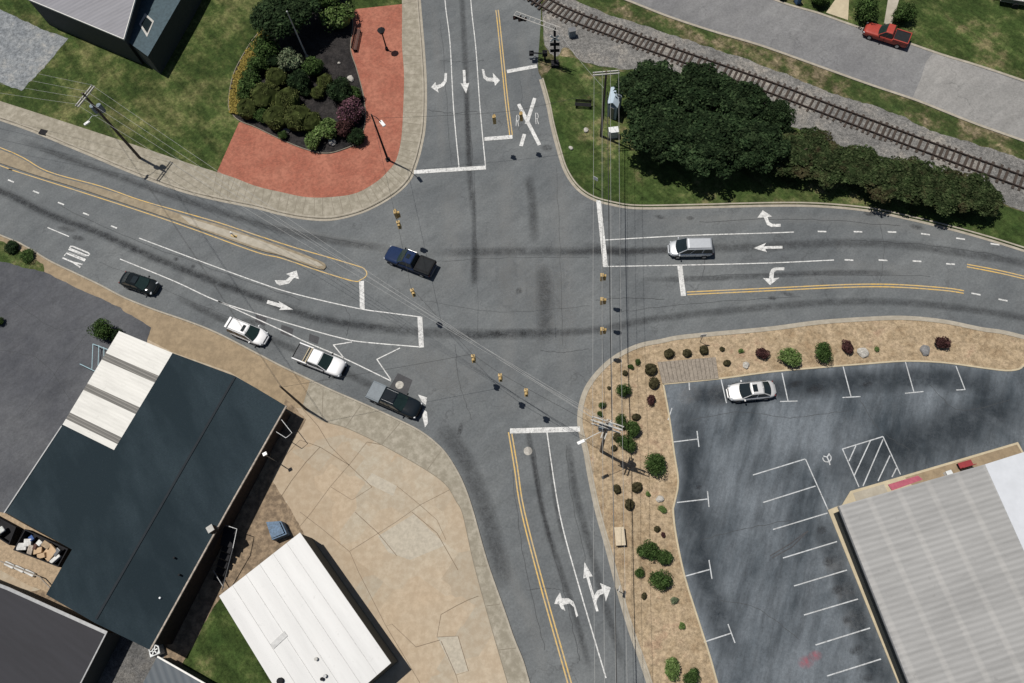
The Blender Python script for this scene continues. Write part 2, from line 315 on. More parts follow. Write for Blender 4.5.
# ---------------------------------------------------------------- mesh helpers
class MB:
    def __init__(s): s.v = []; s.f = []
    def add(s, vs, fs):
        o = len(s.v); s.v += [tuple(x) for x in vs]; s.f += [tuple(i+o for i in q) for q in fs]; return s
    def box(s, c, d, rz=0.0, M=None):
        vs = [Vector((x*d[0]/2, y*d[1]/2, z*d[2]/2)) for x in (-1, 1) for y in (-1, 1) for z in (-1, 1)]
        m = M if M is not None else Matrix.Rotation(rz, 3, 'Z')
        vs = [m @ x + Vector(c) for x in vs]
        return s.add(vs, [(0, 1, 3, 2), (4, 6, 7, 5), (0, 4, 5, 1), (2, 3, 7, 6), (0, 2, 6, 4), (1, 5, 7, 3)])
    def tube(s, pts, r, seg=8, cap=True):
        pts = [Vector(p) for p in pts]; rr = r if isinstance(r, (list, tuple)) else [r]*len(pts)
        vs = []; fs = []
        for i, p in enumerate(pts):
            d = (pts[min(i+1, len(pts)-1)]-pts[max(i-1, 0)]).normalized()
            a = d.orthogonal().normalized() if abs(d.z) > 0.9 else d.cross(Vector((0, 0, 1))).normalized(); b = d.cross(a)
            for k in range(seg):
                t = 2*math.pi*k/seg; vs.append(p+(a*math.cos(t)+b*math.sin(t))*rr[i])
        for i in range(len(pts)-1):
            for k in range(seg):
                k2 = (k+1) % seg; fs.append((i*seg+k, i*seg+k2, (i+1)*seg+k2, (i+1)*seg+k))
        if cap: fs.append(tuple(range(seg))[::-1]); fs.append(tuple((len(pts)-1)*seg+k for k in range(seg)))
        return s.add(vs, fs)
    def prism(s, top, zb):
        """top: list of Vector (with z); zb: bottom z or thickness list"""
        n = len(top); top = [Vector(p) for p in top]
        tri = geometry.tessellate_polygon([[Vector((p.x, p.y, 0)) for p in top]])
        vs = list(top)+[Vector((p.x, p.y, zb if not callable(zb) else zb(p))) for p in top]
        fs = []
        for t in tri:
            a, b, c = (top[i] for i in t)
            up = (b-a).cross(c-a).z > 0
            t = tuple(t) if up else tuple(t)[::-1]
            fs.append(t); fs.append(tuple(i+n for i in t[::-1]))
        area = sum(top[i].x*top[(i+1) % n].y-top[(i+1) % n].x*top[i].y for i in range(n))
        for i in range(n):
            j = (i+1) % n
            fs.append((i, i+n, j+n, j) if area > 0 else (j, j+n, i+n, i))
        return s.add(vs, fs)
    def build(s, name, mat, parent=None, world=False, smooth=False, bevel=0.0, sub=0):
        me = bpy.data.meshes.new(name); vs = s.v
        if world and parent is not None:
            M = parent.matrix_basis.inverted(); vs = [tuple(M @ Vector(p)) for p in vs]
        me.from_pydata(vs, [], s.f); me.update()
        o = bpy.data.objects.new(name, me); COL.objects.link(o)
        me.materials.append(MATS[mat] if isinstance(mat, str) else mat)
        if parent is not None: o.parent = parent
        if smooth:
            for p in me.polygons: p.use_smooth = True
        if bevel:
            b = o.modifiers.new('bevel', 'BEVEL'); b.width = bevel; b.segments = 2; b.limit_method = 'ANGLE'; b.angle_limit = R_(30)
        if sub:
            m = o.modifiers.new('sub', 'SUBSURF'); m.levels = sub; m.render_levels = sub
        return o
def thing(name, label, cat, loc=(0, 0, 0), rz=0.0, group=None):
    o = bpy.data.objects.new(name, None); COL.objects.link(o); o.empty_display_size = 0.3
    o.location = loc; o.rotation_euler = (0, 0, rz)
    o.matrix_basis = Matrix.Translation(loc) @ Matrix.Rotation(rz, 4, 'Z')
    o['label'] = label; o['category'] = cat
    if group: o['group'] = group
    return o
def tag(o, label, cat, group=None):
    o['label'] = label; o['category'] = cat
    if group: o['group'] = group
    return o
def struct(o, kind='structure'): o['kind'] = kind; return o
def cr(pts, k=6):
    """Catmull-Rom through pixel points"""
    out = []; n = len(pts)
    for i in range(n-1):
        p0, p1, p2, p3 = pts[max(i-1, 0)], pts[i], pts[i+1], pts[min(i+2, n-1)]
        for j in range(k):
            t = j/k
            out.append(tuple(0.5*((2*p1[a])+(-p0[a]+p2[a])*t+(2*p0[a]-5*p1[a]+4*p2[a]-p3[a])*t*t+(-p0[a]+3*p1[a]-3*p2[a]+p3[a])*t**3) for a in (0, 1)))
    out.append(tuple(pts[-1])); return out
def region(name, px, z, mat, depth=0.25, parent=None, kind='structure'):
    pts = []
    for p in px:
        if not pts or (abs(p[0]-pts[-1][0])+abs(p[1]-pts[-1][1])) > 0.05: pts.append(p)
    o = MB().prism([P(u, v, z) for u, v in pts], z-depth).build(name, mat, parent)
    if parent is None: struct(o, kind)
    return o
def rag(px, amp=0.9, step=3.0):
    rr = random.Random(len(px)*7+int(px[0][0])); out = []; d1 = d2 = 0.0
    n = len(px)
    for i in range(n):
        a, b = px[i], px[(i+1) % n]; L = math.hypot(b[0]-a[0], b[1]-a[1]); k = max(1, min(400, int(L/step)))
        for j in range(k):
            d1 = d1*0.6+rr.uniform(-amp, amp)*0.6; d2 = d2*0.6+rr.uniform(-amp, amp)*0.6
            out.append((a[0]+(b[0]-a[0])*j/k+d1, a[1]+(b[1]-a[1])*j/k+d2))
    return out
def ribbon(mb, px, width, z, off=0.0):
    """flat strip along pixel polyline, off metres to the left of travel"""
    pts = [P(u, v, z) for u, v in px]; L = []; Rr = []
    for i, p in enumerate(pts):
        d = pts[min(i+1, len(pts)-1)]-pts[max(i-1, 0)]; d.z = 0; d.normalize(); nn = Vector((-d.y, d.x, 0))
        L.append(p+nn*(off+width/2)); Rr.append(p+nn*(off-width/2))
    n = len(pts)
    mb.add(L+Rr, [(n+i, n+i+1, i+1, i) for i in range(n-1)])
def raised(mb, px, width, z, h, off=0.0):
    pts = [P(u, v, 0) for u, v in px]; A = []
    for i, p in enumerate(pts):
        d = pts[min(i+1, len(pts)-1)]-pts[max(i-1, 0)]; d.z = 0; d.normalize(); nn = Vector((-d.y, d.x, 0))
        a, b = p+nn*(off+width/2), p+nn*(off-width/2)
        A += [(a.x, a.y, z-h), (a.x, a.y, z), (b.x, b.y, z), (b.x, b.y, z-h)]
    n = len(pts); fs = []
    for i in range(n-1):
        for k in range(3): fs.append((4*i+k, 4*(i+1)+k, 4*(i+1)+k+1, 4*i+k+1)[::-1])
    fs.append((0, 1, 2, 3)); fs.append((4*n-4, 4*n-3, 4*n-2, 4*n-1)[::-1])
    mb.add(A, fs)
def flat(mb, px, z):
    pts = [P(u, v, z) for u, v in px]
    tri = geometry.tessellate_polygon([[Vector((p.x, p.y, 0)) for p in pts]])
    fs = []
    for t in tri:
        a, b, c = (pts[i] for i in t); fs.append(tuple(t) if (b-a).cross(c-a).z > 0 else tuple(t)[::-1])
    mb.add(pts, fs)
def fade_strip(name, px, width, z, mat, parent, ends=True, prof=(0, 0.45, 0.9, 1, 0.9, 0.45, 0)):
    pts = [P(u, v, z) for u, v in cr(px, 8)]; n = len(pts); k = len(prof); vs = []; fs = []; al = []
    for i, p in enumerate(pts):
        d = pts[min(i+1, n-1)]-pts[max(i-1, 0)]; d.normalize(); nn = Vector((-d.y, d.x, 0))
        e = min(1, i/4, (n-1-i)/4) if ends else 1
        for j in range(k):
            vs.append(tuple(p+nn*width*(0.5-j/(k-1)))); al.append(prof[j]*e)
    for i in range(n-1):
        for j in range(k-1): fs.append((i*k+j, i*k+j+1, (i+1)*k+j+1, (i+1)*k+j))
    me = bpy.data.meshes.new(name); me.from_pydata(vs, [], fs); a = me.attributes.new('fade', 'FLOAT', 'POINT')
    a.data.foreach_set('value', al); o = bpy.data.objects.new(name, me); COL.objects.link(o); me.materials.append(MATS[mat]); o.parent = parent
    return o
def fade_spot(name, px, rx, ry, rot, z, mat, parent):
    c = P(*px, z); vs = [tuple(c)]; al = [1.0]; fs = []; K = 18
    for r, a in ((0.45, 0.8), (0.75, 0.4), (1.0, 0.0)):
        for k in range(K):
            t = 2*math.pi*k/K; x, y = rx*r*math.cos(t), ry*r*math.sin(t)
            vs.append((c.x+x*math.cos(rot)-y*math.sin(rot), c.y+x*math.sin(rot)+y*math.cos(rot), z)); al.append(a)
    for k in range(K):
        k2 = (k+1) % K; fs.append((0, 1+k, 1+k2))
        for r in range(2): fs.append((1+r*K+k, 1+(r+1)*K+k, 1+(r+1)*K+k2, 1+r*K+k2))
    me = bpy.data.meshes.new(name); me.from_pydata(vs, [], fs); a = me.attributes.new('fade', 'FLOAT', 'POINT')
    a.data.foreach_set('value', al); o = bpy.data.objects.new(name, me); COL.objects.link(o); me.materials.append(MATS[mat]); o.parent = parent
    return o

# ---------------------------------------------------------------- ground, roads, blocks
g = MB().add([(-1500, -1500, -0.06), (1500, -1500, -0.06), (1500, 1500, -0.06), (-1500, 1500, -0.06)], [(0, 1, 2, 3)]).build('ground', 'grass'); struct(g)
road = MB().add([(-150, -60, 0), (150, -60, 0), (150, 160, 0), (-150, 160, 0)], [(0, 1, 2, 3)]).build('road', 'asphalt'); struct(road)

K_NW = cr([(-150, 75), (0, 118), (75, 147), (125, 168), (175, 187), (212, 197), (256, 206), (281, 212.5), (306, 217), (331, 218), (356, 212.5), (376, 204), (396, 191.5), (408.5, 178.5), (414, 165), (418.5, 150), (423, 125), (424, 87), (422, 50), (420, 25), (418, 0), (414, -60), (408, -160)])
I_NW = cr([(-150, 55), (0, 101), (132, 144), (185, 162), (217, 172), (235, 178), (256, 186), (281, 192), (306, 197), (331, 197), (356, 193), (376, 182), (388, 171), (396, 160), (401, 140), (403, 112), (404, 75), (402, 45), (402, 4), (400, -60), (397, -160)])
K_SW = cr([(-150, 175), (0, 236), (25, 247), (50, 262), (75, 274), (100, 286), (125, 299), (155, 311), (187, 322), (217, 334), (256, 354), (281, 367), (306, 379), (331, 391), (361, 404), (396, 420), (421, 433), (441, 449.5), (453.5, 467), (463.5, 487), (472, 512), (486, 562), (503.5, 612), (512, 637), (522, 662), (528, 683), (550, 760), (570, 830)])
K_NE = cr([(541, -160), (541, 0), (540, 32), (538, 67), (542, 79), (549, 104), (553, 124), (559, 147), (566, 169), (577, 186), (592, 197), (612, 203), (637, 206.5), (687, 206), (768, 204), (818, 204.5), (868, 209), (905, 216.5), (943, 225.5), (980, 235.5), (1024, 249), (1150, 290), (1300, 340)])
K_SE = cr([(1300, 430), (1150, 378), (1024, 338.5), (980, 330), (943, 322.5), (905, 319), (868, 320), (818, 323.5), (768, 330), (687, 337.5), (662, 342), (637, 347.5), (612, 361), (592, 382), (583, 402), (581, 424.5), (587, 452), (592, 480), (599, 512), (608, 544), (619.5, 587), (632, 629.5), (647, 672), (675, 760), (700, 830)])
# north-west block
region('lawn', K_NW+[(-150, -160)], 0.10, 'grass')
region('gravel_lot', rag([(-150, -40), (0, 10), (67, 39), (55, 54), (44, 67), (20, 91), (0, 83), (-150, 30)], 1.3), 0.112, 'lot_gravel')
pv = region('pavement', K_NW+I_NW[::-1], 0.125, 'pavement_concrete')
ci = lambda L, a: min(range(len(L)), key=lambda i: (L[i][0]-a[0])**2+(L[i][1]-a[1])**2)
i0, i1 = ci(I_NW, (217, 172)), ci(I_NW, (402, 4))
region('plaza', I_NW[i0:i1+1]+[(356, 9), (335, 40), (300, 90), (241, 122), (239, 122.5)], 0.133, 'brick_paving')
BED = cr([(285, -40), (267, 20), (250, 45), (234, 75), (229, 105), (233, 115), (241, 122), (256, 128), (281, 140), (306, 150), (326, 154), (343.5, 150), (358.5, 142.5), (364, 130), (366, 115), (365, 105), (363, 92.5), (357, 70), (351, 50), (353, 27.5), (352, 12), (346, 0), (340, -40)])
bed = region('garden_bed', BED, 0.155, 'bark_mulch')
m = MB(); raised(m, BED, 0.10, 0.19, 0.12); m.build('edging', 'joint_soft', bed)
# soft joints of the pavement
m = MB()
n_ = len(I_NW)
for i in range(6, n_, 2):
    a = I_NW[i]; j = ci(K_NW, a); b = K_NW[j]
    if 210 < a[0] and a[1] > -20: ribbon(m, [a, b], 0.06, 0.129)
m.build('joint', 'joint_soft', pv)
# south-west block
fc = region('forecourt', K_SW+[(570, 900), (-150, 900)], 0.10, 'tan_concrete')
region('sandy_strip', [(-150, 185)]+K_SW[ci(K_SW, (0, 236)):ci(K_SW, (318, 386))]+[(302, 408), (286, 408), (230, 372), (172, 352), (147, 339), (120, 312), (44, 272), (-150, 195)], 0.110, 'sandy_verge')
SWI = cr([(302, 408), (323, 421), (346, 428), (381, 444.5), (426, 470), (446, 485), (456, 501), (463, 515), (473.5, 562), (488.5, 617), (506, 677), (530, 760), (545, 830)])
j0 = ci(K_SW, (312, 382))
sp = region('pavement', K_SW[j0:]+SWI[::-1], 0.118, 'pavement_concrete')
m = MB(); raised(m, SWI, 0.07, 0.123, 0.02)
for a, b in [((323, 390), (322, 420)), ((361, 405), (345, 428)), ((400, 423), (382, 444)), ((441, 451), (427, 470)), ((474, 520), (465, 520)), ((487, 566), (475, 566)), ((500, 604), (486, 606)), ((516, 648), (498, 650))]:
    ribbon(m, [a, b], 0.07, 0.1225)
m.build('joint', 'joint_soft', sp)
m = MB()
for L in [[(302, 408), (318, 426), (330, 446), (349, 465), (372, 487)], [(367, 442), (349, 465), (330, 487), (311, 513), (296, 531), (280, 552)], [(381, 444.5), (367, 442)],
          [(453, 488), (420, 505), (396, 522), (377, 534), (350, 551)], [(349, 465), (320, 447), (300, 440), (286, 455), (270, 480)], [(355, 512), (378, 533), (397, 556)],
          [(300, 512), (321, 528), (350, 552), (358.5, 572), (386, 626), (392, 624), (416, 647)], [(478.5, 596), (468, 600), (456, 606), (441, 614.5), (437, 637), (458, 636), (468.5, 671), (456, 675), (441, 641)],
          [(397, 486), (420, 505), (437, 520), (446, 540)], [(412, 512), (437, 533), (458, 570)], [(331, 487), (352, 500), (372, 487)], [(456, 675), (460, 690)], [(416, 647), (440, 640)],
          [(320, 447), (306, 462), (292, 480), (279, 500)], [(386, 626), (420, 683)]]:
    ribbon(m, L, 0.04 + 0.04*rnd.random(), 0.1045)
m.build('joint', 'joint_dark', fc)
m = MB(); flat(m, [(365, 482), (372, 473), (397, 486), (393, 496)], 0.1035); flat(m, [(437, 637), (458, 636), (468, 671), (455, 674)], 0.1035); flat(m, [(378, 536), (414, 514), (446, 545), (410, 560), (388, 552)], 0.1035)
m.build('repair_patch', 'patch_pale', fc)
region('parking_lot', rag([(-150, 195), (-20, 250), (20, 262), (44, 272), (120, 308), (123, 311), (151, 327), (147, 339), (130, 400), (90, 480), (30, 560), (-150, 620)], 0.7), 0.121, 'old_asphalt')
region('grass_verge', rag([(-150, 165), (-20, 228), (0, 240), (12, 246), (30, 256), (43, 264), (44, 271), (28, 268), (0, 261), (-150, 205)], 1.2), 0.128, 'green_grass')
region('alley_floor', rag([(286, 400), (306, 420), (290, 445), (272, 480), (296, 520), (304, 534), (240, 620), (190, 660), (170, 690), (80, 800), (20, 800), (0, 600), (150, 560)], 1.2), 0.114, 'alley_dirt')
region('grass_patch', rag([(223, 596), (214, 606), (196, 640), (180, 668), (200, 700), (230, 760), (340, 760), (300, 700), (262, 655)], 1.0), 0.12, 'green_grass')
region('gravel_yard', [(120, 636), (150, 645), (165, 655), (150, 690), (120, 760), (60, 760), (95, 690)], 0.12, 'dark_gravel')
# north-east block
region('verge', K_NE+[(1300, -200), (541, -200)], 0.10, 'rough_grass')
region('green_verge', K_NE[ci(K_NE, (543, 80)):ci(K_NE, (1150, 290))]+[(1024, 212), (985, 200), (700, 90), (640, 75), (600, 68), (575, 58), (560, 56), (548, 72)], 0.106, 'green_grass')
BU = cr([(470, -110), (500, -60), (545, -14), (575, 0), (612, 15), (674, 35), (724, 52), (762, 65), (830, 92), (893, 112), (943, 135), (1024, 160), (1300, 262)])
BL = cr([(470, -50), (541, -10), (542, 12), (545, 45), (556, 56), (566, 47), (580, 60), (600, 66), (640, 72), (700, 90), (800, 130), (940, 182), (985, 198), (1024, 212), (1300, 330)])
region('ballast', rag(BU+BL[::-1], 1.3), 0.112, 'ballast_stone')
region('lawn', [(700, -200), (700, -29), (778, 0), (818, 13), (855, 26), (908, 43), (943, 55), (1024, 81), (1300, 180), (1300, -200)], 0.118, 'green_grass')
SL = cr([(500, -55), (560, -24), (624, 0), (667, 17), (712, 32), (762, 47), (818, 67), (868, 85), (918, 102), (968, 122), (1024, 142), (1300, 238)])
SU = cr([(500, -95), (600, -62), (700, -28), (778, 2), (818, 14), (855, 27), (908, 44), (943, 56), (1024, 82), (1300, 180)])
ss = region('side_street', SL+SU[::-1], 0.124, 'pale_asphalt')
m = MB(); flat(m, [(934, 52), (926, 62), (921, 78), (912, 99), (968, 121.5), (1024, 141), (1300, 237), (1300, 181), (1024, 83)], 0.1285); m.build('worn_surface', 'worn_asphalt', ss)
m = MB(); raised(m, SL, 0.3, 0.19, 0.12); m.build('kerb', 'kerb_concrete', ss)
m = MB(); raised(m, SU, 0.3, 0.17, 0.12); m.build('kerb', 'kerb_concrete', ss)
region('driveway', [(835, -60), (835, 0), (826, 12.5), (848, 20), (849, 0), (850, -60)], 0.175, 'cream_concrete')
region('path', [(889, -60), (888, 0), (884, 24), (891, 27), (899, 0), (903, -60)], 0.176, 'pale_concrete')
# south-east block
region('planting_bed', K_SE+[(1300, 900)], 0.10, 'pine_straw')
LOT = [(663, 384.5), (669, 417), (674, 454), (678, 482), (674, 504), (673, 512), (676, 537), (684.5, 577), (697, 617), (709, 654.5), (717, 683), (745, 780), (760, 850), (1300, 850), (1300, 372), (1040, 362), (1024, 365.5), (1018, 369.5), (1005, 371), (980, 368), (943, 363), (905, 361.5), (868, 364), (818, 368), (768, 372.5), (719.5, 379)]
lot = region('parking_lot', LOT, 0.108, 'sealed_asphalt')
m = MB(); raised(m, cr(LOT[:12], 3), 0.16, 0.16, 0.12); raised(m, cr(LOT[15:]+[LOT[0]], 3), 0.16, 0.16, 0.12); m.build('kerb', 'cream_concrete', lot)
for L, wd in [([(684, 400), (694, 470), (696, 540), (712, 600), (736, 660)], 3.2), ([(680, 396), (740, 394), (800, 387), (870, 381), (940, 379), (1000, 386)], 2.9), ([(830, 480), (900, 450), (960, 425), (1024, 400)], 5.0), ([(820, 520), (842, 575), (866, 640), (884, 690)], 2.6)]:
    fade_strip('dark_seal', L, wd, 0.1165, 'damp_seal', lot)

# kerbs and gutters belong to the road
for K, off in ((K_NW, 1), (K_SW, 1), (K_NE, 1), (K_SE, 1)):
    if K is K_NE: K = K[ci(K, (542, 79)):]
    m = MB(); raised(m, K, 0.17, 0.145, 0.16, 0.085*off); m.build('kerb', 'kerb_concrete', road)
    m = MB(); ribbon(m, K, 0.36, 0.019, -0.18*off); m.build('gutter', 'kerb_concrete', road)
MU = cr([(-150, 98), (0, 147.5), (47, 171), (100, 186), (140, 200), (182, 212), (220, 223), (256, 235), (293, 247), (331, 258), (356, 265.5), (363, 268), (366.5, 272), (366, 276), (361, 279.5), (353, 281), (318, 270.5), (281, 258), (256, 252), (190, 228), (140, 211), (75, 190), (12, 170), (0, 165.5), (-150, 112)])
med = region('median_island', cr([(-150, 100), (0, 149.5), (47, 173), (100, 188), (182, 214.5), (220, 225), (256, 237.5), (293, 250), (318, 260), (325, 264), (325, 268), (318, 268.5), (281, 255.5), (256, 249), (190, 225.5), (140, 208.5), (75, 187), (12, 167), (-150, 110)]), 0.14, 'median_concrete')
m = MB(); flat(m, [(180, 215), (186, 217), (256, 239), (318, 262), (323, 265.5), (318, 266.5), (256, 247), (190, 224)], 0.1445); m.build('concrete_cap', 'pale_concrete', med)
m = MB(); ribbon(m, MU, 0.12, 0.0215); m.build('edge_line', 'yellow_paint', road)
# road markings ------------------------------------------------
ZM = 0.022
def lines(name, mat, Ls, wd, z=ZM, parent=road, smooth=True):
    for L in Ls:
        m = MB(); ribbon(m, cr(L, 5) if smooth and len(L) > 2 else L, wd, z); m.build(name, mat, parent)
lines('lane_line', 'white_paint', [
    [(139, 238), (200, 261), (256, 281.5), (293.5, 293.5), (356, 308), (390, 313), (421, 317)],
    [(120, 259), (175, 281.5), (215, 300), (256, 313.5), (306, 328.5), (341, 338), (363, 342), (421, 347)],
    [(445, -40), (445, 0), (450, 42.5), (453.5, 107.5), (459, 167)], [(469, -30), (471.5, 9), (476, 50), (480, 107.5), (485.5, 166)],
    [(605, 240), (687, 235.5), (768, 233), (794, 232)], [(605, 266.5), (687, 265), (768, 263), (834, 260)],
    [(547, 432.5), (559.5, 513), (577, 579.5), (606, 678)], [(47.5, 227.5), (69, 236.5)]], 0.115)
lines('hatch_line', 'white_paint', [[(218, 301), (256, 318.5), (288.5, 333.5), (306, 342), (343.5, 358), (391, 381)]], 0.115)
m = MB(); ribbon(m, [(344, 358), (333.5, 345)], 0.115, ZM); ribbon(m, [(333, 345), (352, 342)], 0.115, ZM+.002); ribbon(m, [(391, 380), (377, 359.5)], 0.115, ZM+.004); ribbon(m, [(376.5, 359.5), (400, 348)], 0.115, ZM+.006); m.build('chevron', 'white_paint', road)
lines('stop_line', 'white_paint', [[(414, 172), (486, 167.5)], [(484.5, 139), (512.5, 136.8)], [(507, 71.5), (537, 66)], [(598.5, 200), (605.5, 267)], [(679.8, 266), (683.5, 296)], [(361.5, 281), (362.3, 309)], [(419.8, 317), (421.5, 347.5)], [(510, 431), (580, 429)]], 0.52, ZM+0.004)
def dashes(pts, dx, dy): lines('lane_dash', 'white_paint', [[(x-dx/2, y-dy/2), (x+dx/2, y+dy/2)] for x, y in pts], 0.17)
dashes([(11, 181), (36, 192), (61, 203.5), (86, 214), (114, 227)], 6, 2.4)
dashes([(822, 231.5), (858, 231.7), (892, 232)], 8.6, 0.2); dashes([(925.5, 234.2), (960.5, 238.7), (995, 244.2)], 9, 1.2)
dashes([(849, 260), (883, 260.2), (917, 261.2), (950.5, 264)], 8.8, 0.5); dashes([(976, 294), (1003, 300)], 9, 1.8)
def dbl(L, sep=0.3, wd=0.13):
    for o_ in (sep/2, -sep/2):
        m = MB(); ribbon(m, cr(L, 5), wd, ZM, o_); m.build('centre_line', 'yellow_paint', road)
dbl([(497, 10), (498.5, 22), (503.5, 70), (507, 104), (511, 135)]); dbl([(687, 293.3), (768, 289.5), (843, 286), (893, 285.7), (943, 289), (964, 292)]); dbl([(967, 265.5), (1024, 277.5), (1150, 312)])
dbl([(510, 432), (516, 468), (523, 512), (544.5, 594.5), (569.5, 683), (590, 760)])
# arrows traced outline by outline on the tarmac
def shape(name, polys, mat='white_paint', z=ZM+0.002, parent=road):
    m = MB()
    for i, p in enumerate(polys): flat(m, p, z+0.0015*i)
    return m.build(name, mat, parent)
def tr(ox, oy, sc, pts): return [(ox+x/sc, oy+y/sc) for x, y in pts]
T3 = lambda p: tr(400, 50, 5.253, p)
shape('turn_arrow', [T3([(235, 120), (247, 122), (245, 165), (230, 190), (198, 205), (203, 224), (163, 196), (186, 168), (190, 186), (215, 178), (231, 160)])])
shape('straight_arrow', [T3([(329, 105), (343, 105), (347, 176), (364, 172), (347, 228), (318, 174), (333, 177)])])
shape('turn_arrow', [T3([(430, 100), (442, 102), (449, 135), (462, 145), (490, 146), (487, 120), (525, 160), (499, 188), (495, 167), (458, 164), (438, 148)])])
T4 = lambda p: tr(740, 200, 6.83, p)
shape('turn_arrow', [T4([(278, 163), (276, 182), (215, 184), (185, 170), (162, 118), (118, 122), (155, 70), (222, 113), (188, 117), (200, 150), (220, 163)])])
shape('straight_arrow', [T4([(290, 313), (290, 331), (172, 334), (184, 356), (92, 329), (178, 293), (163, 316)])])
shape('turn_arrow', [T4([(303, 460), (302, 480), (250, 480), (232, 495), (229, 535), (270, 530), (205, 581), (157, 533), (199, 536), (202, 500), (215, 472), (235, 461)])])
T5 = lambda p: tr(540, 550, 8.54, p)
shape('turn_arrow', [T5([(325, 560), (310, 575), (290, 490), (255, 455), (200, 470), (217, 520), (180, 500), (163, 463), (122, 460), (140, 410), (172, 362), (186, 412), (245, 412), (285, 440), (305, 490)])])
shape('combined_arrow', [T5([(500, 522), (480, 525), (396, 235), (370, 243), (380, 103), (450, 225), (418, 228), (465, 395)]), T5([(478, 470), (455, 400), (490, 345), (530, 330), (512, 282), (605, 322), (562, 440), (548, 372), (510, 385), (485, 430)])])
T6 = lambda p: tr(256, 171, 4.0, p)
shape('turn_arrow', [T6([(75, 437), (118, 437), (138, 420), (120, 412), (162, 398), (172, 432), (152, 427), (132, 450), (95, 458), (82, 450)])])
shape('straight_arrow', [T6([(47, 516), (95, 530), (90, 520), (148, 554), (92, 556), (100, 547), (42, 530)])])
shape('turn_arrow', [[(418, 394.5), (427, 397.5), (426, 405), (422, 402)], [(423, 409), (427, 412), (428, 423), (425, 427.5), (422.5, 417)]])
# railroad crossing mark: an X between two letters R
m = MB(); ribbon(m, [(518.5, 104), (539.5, 145)], 0.42, ZM+.001); ribbon(m, [(534.8, 98), (526.5, 124)], 0.42, ZM+.003); ribbon(m, [(524.5, 134), (521, 146)], 0.42, ZM+.003); m.build('crossing_cross', 'white_paint', road)
def strokes(mb, o, ux, uy, segs, wd, z):
    k = 0
    for sg in segs:
        ribbon(mb, [(o[0]+ux[0]*a+uy[0]*b, o[1]+ux[1]*a+uy[1]*b) for a, b in sg], wd, z+k); k += 0.0007
RL = [[(0, 0), (0, 1)], [(0, 1), (.7, 1), (1, .85), (1, .65), (.7, .5), (0, .5)], [(.5, .5), (1, 0)]]
m = MB(); strokes(m, (516, 126), (2.6, .3), (0.7, -11), RL, 0.065, ZM)
strokes(m, (536, 124), (2.6, .3), (-0.6, -11), RL, 0.065, ZM); m.build('crossing_letters', 'white_paint', road)
# ONLY lettering
m = MB(); ux, uy = (-9.5, 13.5), (19, 8.0); o_ = (71, 245.6)
OL = [[(.0, .1), (.05, 0), (.14, 0), (.19, .1), (.19, .9), (.14, 1), (.05, 1), (0, .9), (0, .1)], [(.27, 0), (.27, 1), (.45, 0), (.45, 1)], [(.54, 1), (.54, .02), (.74, .02)], [(.9, 0), (.9, .55), (.8, 1)], [(.9, .55), (1.02, 1)]]
strokes(m, o_, ux, uy, OL, 0.17, ZM); m.build('only_lettering', 'white_paint', road)
